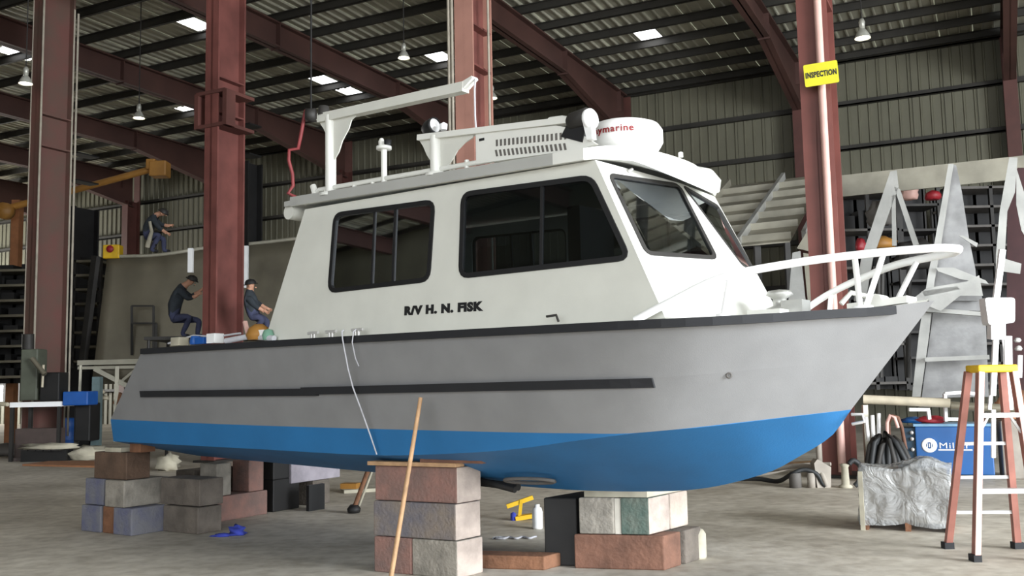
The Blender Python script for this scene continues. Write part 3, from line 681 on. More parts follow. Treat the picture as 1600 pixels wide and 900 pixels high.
# forward rack: post, gussets, long top beam, slotted panel
mb = MB(); mb.tube([Vector((-.45, yr, 3.44)), Vector((-.45, yr, 3.80))], .055, 16); mb.lathe(Vector((-.45, yr, 3.44)), [(.1, 0), (.1, .03), (.05, .035)], 16); rp = bb(mb, 'rack_post', M_white)
mb = MB(); gusset(mb, -.45, 3.80, [(0, 0), (-.2, .0), (-.15, -.07), (-.11, -.15), (-.05, -.23), (0, -.26)])
gusset(mb, -.45, 3.80, [(0, 0), (.46, -.02), (.42, -.09), (.33, -.12), (.25, -.17), (.19, -.24), (.14, -.28), (0, -.31)]); build(mb, 'gusset_plate', M_cabin, rp, local=True)
mb = MB(); mb.bar(Vector((-.64, yr, 3.815)), Vector((1.02, yr, 3.665)), .09, .05); bb(mb, 'rack_beam', M_white)
def zb(x): return lerp(3.80, 3.665, (x+.45)/1.47)-.02
mb = MB(); pn = [(.02, 3.475), (.02, zb(.02)), (.85, zb(.85)-.01), (1.0, 3.60), (1.22, 3.44), (1.1, 3.42)]
mb.prism([Vector((x, yr-.02, z)) for x, z in pn], Vector((0, .04, 0))); vp = bb(mb, 'slotted_panel', M_white)
mb = MB()
for r_ in range(2):
    for i in range(17):
        x = .24+.043*i+(0 if r_ else .0); z0 = zb(x)-.075-r_*.085
        mb.box((x, yr-.024, z0-.055), (.02, 0, 0), (0, .008, 0), (-.012 if r_ else 0, 0, .055))
build(mb, 'slots', M_hose, vp, local=True, kind='stuff')
mb = MB(); mb.box((.06, yr-.024, 3.66), (.055, 0, 0), (0, .006, 0), (0, 0, .022)); build(mb, 'badge', M_letter, vp, local=True)
# searchlights on the rack
def searchlight(x, y, z, s, name):
    mb = MB(); mb.lathe(Vector((x, y, z)), [(0, -.09*s), (.045*s, -.085*s), (.075*s, -.02*s), (.082*s, .05*s), (.082*s, .08*s), (.07*s, .082*s)], 18, Z=Vector((.92, -.1, .1)).normalized())
    h = bb(mb, name, M_blackg); d = Vector((.92, -.1, .1)).normalized()
    mb = MB(); mb.lathe(Vector((x, y, z))+d*.07*s, [(0, .012), (.07*s, .0)], 18, Z=d); build(mb, 'lens', M_aluw, h, local=True)
    mb = MB(); mb.tube([Vector((x, y, z-.05*s)), Vector((x, y, z-.13*s))], .02*s, 8); build(mb, 'bracket', M_white, h, local=True)
    return h
searchlight(-.52, yr, 3.89, .9, 'floodlight')
mb = MB(); mb.lathe(Vector((-.36, yr, 3.84)), [(.03, 0), (.035, .05), (.0, .07)], 12); bb(mb, 'beacon', M_whitep)
# loudhailer and black camera unit beside the radar
mb = MB(); mb.prism([Vector((.90, yr-.03, 3.55)), Vector((1.10, yr-.03, 3.47)), Vector((1.13, yr-.03, 3.58)), Vector((1.06, yr-.03, 3.62)), Vector((.98, yr-.03, 3.66))], Vector((0, .1, 0))); bb(mb, 'wiring_box', M_blackg)
mb = MB(); mb.lathe(Vector((.97, yr, 3.655)), [(0, 0), (.05, 0), (.07, .03), (.07, .19), (.06, .2), (0, .2)], 18, Z=Vector((.97, -.15, .05)).normalized()); hd = bb(mb, 'loudhailer', M_dark)
mb = MB(); mb.lathe(Vector((1.15, yr-.03, 3.635)), [(.06, 0), (.08, .02), (.08, .05), (.0, .06)], 18, Z=Vector((.97, -.15, .05)).normalized()); mb.prism([Vector((1.13, yr-.07, 3.64)), Vector((1.21, yr-.07, 3.64)), Vector((1.22, yr-.07, 3.47)), Vector((1.17, yr-.07, 3.47))], Vector((0, .06, 0))); build(mb, 'horn_mouth', M_whitep, hd, local=True)
mb = MB(); mb.tube([Vector((.78, yr, 3.70)), Vector((.90, yr, 3.69)), Vector((1.0, yr, 3.66))], .035, 10); build(mb, 'bracket', M_white, hd, local=True)
# radar dome
RC = Vector((1.14, -.48, 3.475)); RR = .315
mb = MB(); mb.lathe(RC, [(0, -.02), (.24, -.02), (RR-.03, .02), (RR, .07), (RR, .17), (RR-.03, .215), (RR-.10, .24), (0, .25)], 48); rd = bb(mb, 'radar_dome', M_radar, label='white round radar dome with red lettering')
a0 = math.atan2(-.9, -.25)-1.0
phi0 = math.radians(-112)
def rmap(x, y, z): 
    a = phi0+x/RR; r = RR+.012+z; return RC+Vector((r*math.cos(a), r*math.sin(a), .105+y))
text('radar_lettering', 'Raymarine', .075, rmap, M_redl, rd, bold=.0012, width=.37, local=True, label='red lettering', depth=.002)
mb = MB(); mb.lathe(RC+Vector((0, 0, -.08)), [(.2, 0), (.2, .08)], 20); build(mb, 'radar_foot', M_white, rd, local=True)
mb = MB(); mb.lathe(Vector((1.50, -.2, 3.43)), [(.02, 0), (.02, .04), (0, .05)], 10); bb(mb, 'antenna_stub', M_white)
# white wiper knobs / handles on the panel
mb = MB(); mb.tube([FR(.35, 3.27, -1, .01), FR(.40, 3.29, -1, .03)], .015, 6); bb(mb, 'panel_light', M_aluw)
# ---- bow rail
def railp(x, sg, z=None):
    y = max(0, interp(Ty, min(x, 3.32))-.10)
    return Vector((x, sg*y, z))
Rz = [(1.62, 2.06), (1.85, 2.17), (2.2, 2.33), (2.6, 2.42), (2.95, 2.47), (3.3, 2.49), (3.5, 2.495)]
def railpt(x, sg): 
    y = interp([(1.62, 1.2), (1.85, 1.14), (2.2, 1.0), (2.6, .70), (2.95, .42), (3.3, .24), (3.45, .14), (3.5, 0)], x)
    return Vector((x, sg*y, interp(Rz, x)))
xs_ = [1.62+.08*i for i in range(23)]+[3.44, 3.48, 3.5]
pts = [railpt(x, -1) for x in xs_]+[railpt(x, 1) for x in xs_[::-1][1:]]
mb = MB(); mb.tube(pts, .029, 12); br = bb(mb, 'bow_rail', M_whitep, label='white tubular bow rail')
for sg in (-1, 1):
    for xt, xb in (((2.25, 2.2), (2.93, 2.90), (3.10, 2.93)) if sg < 0 else ((2.25, 2.2), (3.14, 2.97))):
        p = railpt(xt, sg); q = sheer(xb, .1, .01, sg); mb = MB(); mb.tube([p, q], .02, 10); build(mb, 'stanchion', M_whitep, br, local=True)
        mb = MB(); mb.lathe(q-Vector((0, 0, .01)), [(.05, 0), (.05, .02), (.02, .025)], 12); build(mb, 'stanchion_foot', M_whitep, br, local=True)
# foredeck gear
mb = MB(); mb.lathe(Vector((2.3, -.25, 2.09)), [(.1, 0), (.1, .06), (.05, .08), (.05, .13), (.1, .16), (.08, .19), (0, .2)], 16); mb.cbox(Vector((2.42, -.25, 2.14)), .16, .16, .12); bb(mb, 'windlass', M_alu)
mb = MB(); mb.box((2.15, -.5, 2.06), (.25, 0, 0), (0, .5, 0), (0, 0, .07)); bb(mb, 'deck_hatch', M_white)
mb = MB(); mb.box((2.75, -.12, 2.11), (.42, 0, .03), (0, .24, 0), (0, 0, .05)); mb.tube([Vector((2.72, -.15, 2.16)), Vector((2.78, -.1, 2.24)), Vector((2.9, -.02, 2.2))], .02, 8); bb(mb, 'bow_roller', M_white)
mb = MB(); mb.tube([Vector((2.95, -.1, 2.18)), Vector((2.95, .1, 2.18))], .04, 12); bb(mb, 'anchor_bollard', M_white)

# deck clutter at the stern
def onb(x, y, z): return B2W(x, y, z)
def clutter(name, mbf, m, label, cat, group=None): build(mbf, name, m, label=label, cat=cat, group=group, bevel=.004)
mb = MB(); mb.cbox(onb(-4.15, -1.12, 2.16), .16, .12, .09, HX, HY); clutter('small_carton', mb, M_cloth, 'cream carton at the aft end of the boat gunwale', 'box')
mb = MB(); mb.lathe(onb(-3.85, -1.12, 2.115), [(0, 0), (.06, 0), (.065, .03), (.05, .09), (.0, .095)], 14); mb.cbox(onb(-3.72, -1.12, 2.15), .16, .1, .07, HX, HY); clutter('blue_work_rag', mb, M_bluebar, 'blue rag bundle on the stern gunwale between white boxes', 'rag')
mb = MB(); mb.cbox(onb(-3.5, -1.12, 2.165), .14, .12, .1, HX, HY); clutter('white_tape_box', mb, M_whitep, 'small white box on the stern gunwale', 'box')
mb = MB(); mb.tube([onb(-3.3, -1.13, 2.13), onb(-2.95, -1.1, 2.16), onb(-2.72, -1.13, 2.14), onb(-2.5, -1.14, 2.12)], .03, 8); mb.tube([onb(-4.4, -1.1, 2.15), onb(-4.0, -1.05, 2.22), onb(-3.6, -1.05, 2.19), onb(-3.1, -1.1, 2.20)], .012, 6); clutter('hose_run', mb, M_rope, 'grey hose lying along the stern gunwale', 'hose')
mb = MB(); mb.bar(onb(-2.95, -1.1, 2.14), onb(-3.05, -1.08, 2.32), .04, .03); clutter('scraper', mb, M_pink, 'pale scraper handle sticking up from the gunwale', 'tool')
mb = MB(); mb.cbox(onb(-2.72, -1.1, 2.17), .13, .1, .09, HX, HY); clutter('white_tub', mb, M_whitep, 'white tub on the gunwale beside the orange bundle', 'tub')
mb = MB(); mb.lathe(onb(-2.82, -1.08, 2.12), [(0, 0), (.11, 0), (.13, .05), (.10, .12), (.04, .16), (0, .16)], 14); clutter('orange_bundle', mb, M_orange, 'orange bundle at the foot of the cabin aft wall', 'bundle')
mb = MB(); mb.lathe(onb(-2.62, -1.12, 2.11), [(0, 0), (.05, 0), (.06, .05), (.04, .1), (0, .11)], 12); clutter('green_glove', mb, mat('green_cloth', (110, 150, 130), .9), 'pale green glove on the gunwale near the cabin', 'glove')

# white lines hanging down the hull side
def hullw(px, z): pass
def line_on_hull(name, pts, r, m, label, cat):
    mb = MB(); mb.tube(pts, r, 6); build(mb, name, m, label=label, cat=cat)
l1 = [(-1.25, -1.36, 2.13), (-1.243, -1.385, 2.118), (-1.235, -1.385, 2.05), (-1.206, -1.35, 1.798), (-1.182, -1.315, 1.63), (-1.132, -1.265, 1.434), (-1.087, -1.2, 1.21), (-1.06, -1.15, 1.041)]
line_on_hull('cord', [onb(*p) for p in l1], .007, M_rope, 'thin white cord hanging down the hull side to the block stack', 'cord')
l2 = [(-1.09, -1.36, 2.13), (-1.095, -1.385, 2.11), (-1.112, -1.385, 2.017), (-1.115, -1.345, 1.879), (-1.089, -1.33, 1.811)]
line_on_hull('cord', [onb(*p) for p in l2], .005, M_rope, 'short white cord on the hull just right of the long one', 'cord')

# ================================================================ BLOCKS AND TIMBERS
def dirv(deg): return Vector((math.cos(math.radians(deg)), math.sin(math.radians(deg)), 0))
def block(name, px, py, z, La, Lb, h, aA, aB, m, label, cat='block', group='concrete blocks carrying the boat'):
    o = G(px, py, z); A = dirv(aA)*La; Bv = dirv(aB)*Lb
    mb = MB(); mb.box(o, A, Bv, Vector((0, 0, h))); ob = build(mb, name, m, label=label, cat=cat, group=group, bevel=.012)
    return ob
g = 'concrete blocks carrying the boat'
bl = .31
# left stack: bottom tier, four blocks end-on along the left face
o = G(205, 838, 0); A = dirv(147); Bd = dirv(57)
def blk(a, b, z, la, lb, h, m, label, group=g, name='cribbing_block', cat='block', bev=.012, jog=0):
    mb = MB(); p = o+A*a+Bd*b+Vector((0, 0, z)); mb.box(p, A*la, Bd*lb, Vector((0, 0, h)))
    if isinstance(m, list): mb.m[5] = 1                            # end face coloured paler for the light from the right
    return build(mb, name, m, label=label, cat=cat, group=group, bevel=bev)
blk(0, 0, 0, .34, .46, .305, M_concb, 'blue marked grey block at the near bottom corner of the left stack')
blk(.35, .02, 0, .22, .46, .305, M_woodb, 'rust brown timber block in the bottom tier of the left stack')
blk(.58, .0, 0, .38, .46, .305, M_concb, 'blue marked block at the far left bottom of the left stack')
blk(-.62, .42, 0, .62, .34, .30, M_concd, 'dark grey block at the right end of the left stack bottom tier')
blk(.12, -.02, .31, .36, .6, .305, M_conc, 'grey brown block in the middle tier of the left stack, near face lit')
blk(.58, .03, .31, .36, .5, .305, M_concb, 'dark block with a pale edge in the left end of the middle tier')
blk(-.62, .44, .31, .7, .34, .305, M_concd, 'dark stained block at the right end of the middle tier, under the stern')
blk(.14, .02, .62, .62, .32, .31, mat('dark_brown_block', (92, 72, 58), .85, 0, .2, 5, .4), 'dark brown block on top of the left stack directly under the stern corner')
blk(.3, .05, .93, .3, .2, .05, M_cloth, 'pale wooden shim on top of the left stack', name='shim', cat='shim', group=None, bev=.004)
blk(.0, .1, .93, .2, .2, .12, M_woodb, 'brown wooden wedge between left stack and the stern bottom', name='wedge', cat='wedge', group=None, bev=.004)
# blocks further under the stern
o = G(330, 818, 0); A = dirv(150); Bd = dirv(59.6)
blk(0, 0, 0, .34, .95, .31, M_concp, 'long reddish block on the floor under the aft hull')
blk(0, .08, .315, .3, .24, .40, M_conc, 'grey block standing at the left end of the long reddish block')
blk(0, .62, .315, .3, .26, .40, M_concp, 'brownish block standing at the right end of the long reddish block')
blk(.42, .1, 0, .34, .7, .62, M_concd, 'tall dark block behind the long reddish block')
o = G(418, 800, 0); A = dirv(150); Bd = dirv(59.6)
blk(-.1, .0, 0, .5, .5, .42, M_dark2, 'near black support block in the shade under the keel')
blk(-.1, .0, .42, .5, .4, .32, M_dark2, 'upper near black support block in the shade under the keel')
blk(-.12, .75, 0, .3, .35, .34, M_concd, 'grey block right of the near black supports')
blk(-.14, .30, .345, .3, 1.0, .31, mat('lilac_grey_block', (150, 144, 152), .85, 0, .15, 4, .3), 'lilac grey long block with pale end under the keel')
mb = MB(); mb.cbox(G(493, 797)+Vector((0, 0, .17)), .05, .3, .34, dirv(-32), dirv(58)); build(mb, 'black_plate', M_blackg, label='thin black plate standing right of the grey block under the keel', cat='plate')
# centre stack
M_litface = mat('pale_lit_face', (172, 158, 148), .85, 0, .16, 6, .4)  # paler colour standing in for light on the right-hand faces
o = G(715, 905, 0); A = dirv(152); Bd = dirv(52)
blk(0, 0, 0, .46, .34, .31, [M_conc, M_litface], 'grey block at the bottom right of the centre stack')
blk(.465, 0, 0, .40, .34, .31, M_concp, 'pinkish block at the bottom left of the centre stack')
blk(.01, .0, .315, .86, .33, .305, [mat('grey_brown_block', (128, 116, 104), .85, 0, .2, 4, .5, 30, rgb2=(98, 96, 104)), M_litface], 'long grey brown block in the middle tier of the centre stack')
blk(.0, .01, .625, .86, .32, .305, [M_concp, M_litface], 'long reddish block on top of the centre stack')
blk(-.03, -.05, .935, .92, .12, .035, M_woodl, 'pale plank on top of the centre stack, front one', name='plank', cat='plank', group='planks on the centre stack', bev=.003)
blk(.1, .08, .935, .8, .1, .03, M_woodr, 'brown plank on top of the centre stack, behind the pale plank', name='plank', cat='plank', group='planks on the centre stack', bev=.003)
blk(-.30, -.06, .972, .62, .14, .035, M_woodr, 'short upper plank sticking out to the right over the centre stack', name='plank', cat='plank', group='planks on the centre stack', bev=.003)
# right stack below the keel
o = G(1015, 836, .3); A = dirv(166); Bd = dirv(51.3)
blk(0, 0, 0, .25, .36, .315, [M_concg, M_litface], 'green stained block with pale right face under the forefoot')
blk(.31, .0, 0, .31, .36, .315, M_conc, 'plain grey block left of the green stained one')
blk(.252, .01, 0, .055, .3, .31, mat('pale_mortar_slab', (196, 190, 178), .8), 'pale thin slab between the grey and green blocks', bev=.004)
blk(-.0, .38, 0, .62, .32, .315, mat('pale_pinkish_block', (172, 158, 146), .85, 0, .14, 5, .4), 'pale block behind the green stained block', )
blk(.02, .02, .318, .56, .62, .06, M_cloth, 'pale board on top of the right block pair, under the keel', name='board', cat='board', group=None, bev=.003)
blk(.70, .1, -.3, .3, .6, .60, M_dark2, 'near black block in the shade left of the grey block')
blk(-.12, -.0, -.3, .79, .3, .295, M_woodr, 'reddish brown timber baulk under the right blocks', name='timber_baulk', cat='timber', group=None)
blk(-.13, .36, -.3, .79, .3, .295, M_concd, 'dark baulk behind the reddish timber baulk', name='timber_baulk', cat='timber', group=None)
blk(.85, -.15, -.3, .8, .25, .12, M_woodb, 'low light brown board on the floor left of the right blocks', name='board', cat='board', group=None)
q = G(1088, 872); mb = MB(); mb.lathe(q, [(0, 0), (.09, 0), (.095, .02), (.095, .22), (.07, .26), (0, .265)], 20); build(mb, 'white_canister', M_cloth, label='off white canister at the right end of the timber baulk', cat='canister')

# leaning wooden pole
a = G(606, 932); b = B2W(-.333, -1.35, 1.535); mb = MB(); mb.tube([a, a.lerp(b, .5), b], [.02, .019, .017], 8); build(mb, 'wooden_pole', M_woodl, label='long pale wooden pole leaning on the hull in front of the centre stack', cat='pole')
# small things under the boat
def blob(c, rx, ry, rz, m, name, label, cat, seed=0, rough=.35, n=14):
    mb = MB(); vs = []; fs = []; rows = n//2
    for i in range(rows+1):
        for k in range(n):
            th = PI*i/rows; ph = 2*PI*k/n; d = Vector((math.sin(th)*math.cos(ph), math.sin(th)*math.sin(ph), math.cos(th)))
            w = 1+rough*noise.noise(d*2.2+Vector((seed, seed*1.7, 0))); vs.append(Vector((d.x*rx*w, d.y*ry*w, max(-.6, d.z*w)*rz+rz*.6))+Vector(c))
    for i in range(rows):
        for k in range(n): fs.append((i*n+k, i*n+(k+1) % n, (i+1)*n+(k+1) % n, (i+1)*n+k))
    mb.add(vs, fs, 0, True); return build(mb, name, m, label=label, cat=cat)
blob(G(372, 836), .09, .07, .06, M_rag, 'blue_rag', 'crumpled blue rag on the floor below the aft hull', 'rag', 3, .9)
blob(G(350, 838), .12, .05, .02, M_rag, 'blue_rag', 'flat blue rag end beside the crumpled one', 'rag', 5, .9)
q = G(840, 826); mb = MB(); mb.lathe(q, [(0, 0), (.055, 0), (.06, .02), (.06, .19), (.05, .23), (.03, .24), (.03, .27), (0, .27)], 18); build(mb, 'white_bottle', M_whitep, label='white plastic bottle beside the yellow tool under the hull', cat='bottle')
q = G(818, 812); mb = MB(); mb.bar(q+Vector((-.2, 0, .16)), q+Vector((.12, .03, .26)), .05, .05); mb.bar(q+Vector((-.05, 0, .02)), q+Vector((-.02, 0, .24)), .04, .04); mb.bar(q+Vector((-.1, -.02, .02)), q+Vector((.14, 0, .05)), .12, .05); build(mb, 'yellow_jack', M_yel, label='small yellow jack on the floor under the keel', cat='jack')
q = G(806, 812); mb = MB(); mb.lathe(q+Vector((-.03, -.05, 0)), [(0, 0), (.035, 0), (.035, .08), (0, .1)], 12); build(mb, 'blue_spray_can', M_rag, label='small blue can left of the yellow jack', cat='can')
q = G(800, 842); mb = MB(); mb.tube([q+Vector((.02*i-.2+.0, .05*math.sin(i*.9), .012)) for i in range(24)], .011, 6); mb.tube([q+Vector((-.12+.05*math.cos(i*.6), .05*math.sin(i*.6), .014)) for i in range(12)], .01, 6); build(mb, 'tangled_cord', M_rope, label='pale tangled cord on the floor right of the centre stack', cat='cord')
# black jack leg and pale boards seen under the keel
a = G(553, 802); t = thing('trailer_jack', a, 'dark jack leg with round foot left of the centre stack', 'jack')
top = P(575, 735, (a-CP).dot(cF)); a2 = a+Vector((0, 0, .06)); mb = MB(); mb.tube([a2, top], .03, 10); build(mb, 'leg', M_woodb, t)
mb = MB(); mb.tube([a2+Vector((.06, .05, .03)), top+Vector((.05, .05, 0))], .018, 8); build(mb, 'pale_strut', M_cloth, t)
mb = MB(); mb.lathe(a2+Vector((0, 0, -.05)), [(0, 0), (.08, 0), (.09, .05), (.05, .1), (0, .1)], 14); build(mb, 'foot', M_dark2, t)
mb = MB(); mb.bar(G(535, 770)+Vector((0, 0, .025)), G(600, 766)+Vector((0, 0, .025)), .25, .05); build(mb, 'pale_board', M_cloth, label='pale board on the floor behind the jack leg', cat='board')
mb = MB(); mb.bar(G(560, 768)+Vector((0, 0, .09)), G(535, 768)+Vector((0, 0, .09)), .2, .08); build(mb, 'orange_block', M_orange, label='small orange brown block on the pale board', cat='block')
blob(G(262, 735)+Vector((0, 0, .0)), .22, .2, .2, M_cloth, 'plastic_bag', 'pale plastic bag behind the left stack under the stern', 'bag', 9, .8)

# ================================================================ LEFT BACKGROUND
# plywood, pallet, cloth bundle
pa, pb, pc, pd = G(35, 728), G(160, 731), G(160, 722), G(75, 723)
mb = MB(); mb.prism([pa, pb, pc, pd], Vector((0, 0, .04))); build(mb, 'plywood_sheet', M_ply, label='plywood sheet lying on the floor at the left', cat='sheet')
t = thing('pallet', G(60, 721), 'dark low pallet under the cloth bundle at the left', 'pallet')
for i in range(5):
    p = G(32+i*12, 722); mb = MB(); mb.box(p+Vector((0, 0, .26)), Vector((.16, 0, 0)), Vector((.08, .42, 0)), Vector((0, 0, .03))); build(mb, 'slat', M_dark, t)
for k in (0, .18, .34):
    p = G(32, 722)+Vector((0, k, 0)); mb = MB(); mb.box(p, Vector((1.1, 0, 0)), Vector((0, .08, 0)), Vector((0, 0, .26))); build(mb, 'runner', M_dark2, t)
blob(G(72, 722)+Vector((0, .2, .29)), .7, .2, .09, M_cloth, 'cloth_bundle', 'pale cloth bundle on the dark pallet', 'bundle', 11, .6, 18)
blob(G(132, 719)+Vector((0, .2, .0)), .5, .3, .2, M_cloth, 'cloth_bundle', 'pale rumpled sheet on the floor left of the stern', 'bundle', 15, .7, 18)
blob(G(10, 712), .5, .35, .2, M_hose, 'grey_sack', 'grey sack at the left edge of the floor', 'sack', 21, .5, 16)
# workbench, metal top painted white for the daylight it reflects
t = thing('workbench', G(55, 706), 'workbench with a bright metal top at the far left', 'workbench')
zt_ = P(55, 632, 23.4).z
a = P(15, 632, 23.3); b = P(95, 632, 23.5)
mb = MB(); mb.box(Vector((a.x, a.y, zt_-.06)), Vector((b.x-a.x, b.y-a.y, 0)), Vector((.2, .65, 0)), Vector((0, 0, .12))); build(mb, 'bench_top', M_whitep, t)
for k in (0.04, .96):
    for dd in (0, .9):
        p = a.lerp(b, k)+Vector((.2*dd, dd*.6, 0)); mb = MB(); mb.box(Vector((p.x-.04, p.y, 0)), Vector((.08, 0, 0)), Vector((0, .08, 0)), Vector((0, 0, zt_-.06))); build(mb, 'leg', M_dark, t)
mb = MB(); mb.box(Vector((a.x, a.y+.1, .0)), Vector((b.x-a.x, b.y-a.y, 0)), Vector((.2, .6, 0)), Vector((0, 0, .08))); mb.box(Vector((a.x+.05, a.y+.2, .08)), Vector((b.x-a.x-.1, 0, 0)), Vector((0, .4, 0)), Vector((0, 0, .7))); build(mb, 'under_cabinet', mat('brown_grey_cabinet', (78, 66, 62), .6), t)
mb = MB(); mb.tube([P(-30, 628, 23.5), P(12, 632, 23.2)], .05, 10); build(mb, 'cream_pipe_end', M_cream, label='thick cream pipe ending at the bench top', cat='pipe')
# machines at the column base
def machine(px0, px1, y0, y1, Z, m, name, label, cat='machine', depth=.6, extra=None):
    a = P(px0, y1, Z); b = P(px1, y1, Z); top = P(px0, y0, Z).z; t = thing(name, Vector(((a.x+b.x)/2, a.y+depth/2, 0)), label, cat)
    mb = MB(); mb.box(Vector((a.x, a.y, a.z)), Vector((b.x-a.x, 0, 0)), Vector((0, depth, 0)), Vector((0, 0, top-a.z))); build(mb, 'body', m, t, bevel=.03)
    return t, a, b, top
t, a, b, tp = machine(30, 57, 545, 626, 23.4, M_green, 'drill_press', 'dull green machine tool on the bench left of the column base', depth=.5)
mb = MB(); mb.tube([P(44, 545, 23.6), P(44, 522, 23.6)], .14, 14); build(mb, 'motor', M_dark, t)
mb = MB(); mb.tube([P(50, 560, 23.3), P(70, 585, 23.2)], .06, 8); build(mb, 'feed_arm', M_galv, t)
t, a, b, tp = machine(61, 92, 582, 627, 23.4, M_dark2, 'vise_block', 'near black machine block on the bench below the brown column', depth=.5)
mb = MB(); mb.tube([P(68, 570, 23.3), P(66, 605, 23.3)], .03, 8); build(mb, 'lever', M_cream, t)
mb = MB(); mb.lathe(G(104, 704), [(0, 0), (.3, 0), (.31, .03), (.3, .3), (.31, .32), (.3, .34), (.3, .62), (.31, .64), (.3, .9), (.28, .92), (0, .92)], 24); build(mb, 'blue_drum', M_bluebar, label='blue drum right of the workbench', cat='drum')
t, a, b, tp = machine(97, 137, 612, 634, 23.5, M_bluebar, 'blue_toolbox', 'blue metal box above the blue drum', 'box')
t, a, b, tp = machine(115, 140, 630, 690, 23.8, M_dark2, 'dark_cabinet', 'dark cabinet between the drum and the grey green post', 'cabinet')
def post(px, y0, y1, Z, r, m, name, label, cat='post', px1=None):
    a = P(px, y1, Z); b = P(px1 if px1 else px, y0, Z); mb = MB(); mb.tube([a, b], r, 12); return build(mb, name, m, label=label, cat=cat)
mb = MB(); a = G(147, 713); zz = P(145, 588, 24).z; mb.box(a-Vector((.1, 0, 0)), Vector((.2, 0, 0)), Vector((0, .2, 0)), Vector((0, 0, zz))); build(mb, 'steel_post', M_teal, label='grey green steel post left of the stern', cat='post')
mb = MB(); a = G(157, 697); mb.tube([a, a+Vector((0, 0, .9))], .04, 8); build(mb, 'pipe_post', M_rack, label='thin pale pipe post just left of the stern', cat='post')
mb = MB(); mb.cbox(G(118, 692)+Vector((0, 0, .05)), .5, .3, .05); build(mb, 'pale_tray', M_rack, label='pale tray on the floor behind the blue drum', cat='tray')
# staging frame behind the stern
t = thing('staging_frame', G(180, 690), 'pale steel staging frame behind the stern', 'frame')
Z = 25.4
def sbar(x0, y0, x1, y1, r, m=M_rack, par=t, ZZ=25.4, nm='staging_bar'):
    mb = MB(); mb.bar(P(x0, y0, ZZ), P(x1, y1, ZZ), r, r*1.3); build(mb, nm, m, par)
sbar(122, 567, 330, 562, .10); sbar(122, 575, 300, 572, .06); sbar(148, 576, 205, 606, .09); sbar(183, 572, 180, 690, .10); sbar(215, 575, 185, 600, .05); sbar(126, 570, 122, 690, .06)
sbar(190, 615, 180, 632, .1, M_woodb); sbar(300, 572, 300, 690, .1)
for x, y in ((160, 612), (165, 622)): blob(P(x, y+3, 25.2), .09, .09, .07, M_cream, 'rag_ball', 'small pale rag in the staging frame, '+('upper' if y == 612 else 'lower')+' one', 'rag', x, .5, 8)
# lit opening in the far wall at the left edge
PVW = lambda px, py: PV(px, py, VW-.35)
wn_ = thing('window_1', PVW(10, 630), None, None, kind='structure')
a = PVW(-45, 628); b = PVW(27, 625); zt_ = PVW(10, 574).z
mb = MB(); mb.box(Vector((a.x, a.y, a.z)), Vector((b.x-a.x, b.y-a.y, 0)), ND*.05, Vector((0, 0, zt_-a.z))); build(mb, 'lit_pane', M_win, wn_)
for k in (0, .27, .5, .72, 1):
    p = a.lerp(b, k)-ND*.08; mb = MB(); mb.box(Vector((p.x, p.y, a.z)), WD*.28, ND*.06, Vector((0, 0, zt_-a.z))); build(mb, 'window_bar', M_dark2, wn_)
mb = MB(); p = a-ND*.08; mb.box(Vector((p.x, p.y, lerp(a.z, zt_, .45))), b-a, ND*.06, Vector((0, 0, .22))); build(mb, 'window_bar', M_dark2, wn_)
# storage racks
def rack(px0, px1, yt, yb, Z, nsh, label, m=M_dark, ms=M_galv, depth=1.0, posts=3, fill=True, seed=1, zb=None):
    rr = random.Random(seed); a = P(px0, yb, Z); b = P(px1, yb, Z); top = P((px0+px1)/2, yt, Z).z; bot = max(0, a.z) if zb is None else zb
    t = thing('storage_rack', Vector(((a.x+b.x)/2, a.y+depth/2, bot)), label, 'rack')
    for i in range(posts):
        x = lerp(a.x, b.x, i/(posts-1)); mb = MB()
        for dy in (0, depth): mb.box(Vector((x-.05, a.y+dy, bot)), Vector((.1, 0, 0)), Vector((0, .1, 0)), Vector((0, 0, top-bot)))
        build(mb, 'upright', m, t)
    for k in range(nsh):
        z = lerp(bot+.15, top-.1, k/(nsh-1)); mb = MB(); mb.box(Vector((a.x, a.y, z)), Vector((b.x-a.x, 0, 0)), Vector((0, depth, 0)), Vector((0, 0, .07))); build(mb, 'shelf', ms, t)
        if fill:
            mb = MB(); x = a.x+.1
            while x < b.x-.3:
                w = rr.uniform(.15, .6); h = rr.uniform(.1, max(.15, (top-bot)/nsh-.2)); mb.box(Vector((x, a.y+.15, z+.07)), Vector((w, 0, 0)), Vector((0, .7*depth, 0)), Vector((0, 0, h))); x += w+rr.uniform(.03, .3)
            o_ = build(mb, 'stored_goods', M_dark2, t); o_['kind'] = 'stuff'
    mb = MB(); mb.box(Vector((a.x, a.y+depth, bot)), Vector((b.x-a.x, 0, 0)), Vector((0, .03, 0)), Vector((0, 0, top-bot))); build(mb, 'back_sheet', M_dark2, t)
    return t
rack(-60, 42, 417, 600, 28.5, 8, 'tall dark storage rack left of the brown column', seed=3)
rack(112, 152, 402, 575, 27.5, 8, 'narrow dark shelf rack between brown column and the big curved plate', seed=4, posts=2)
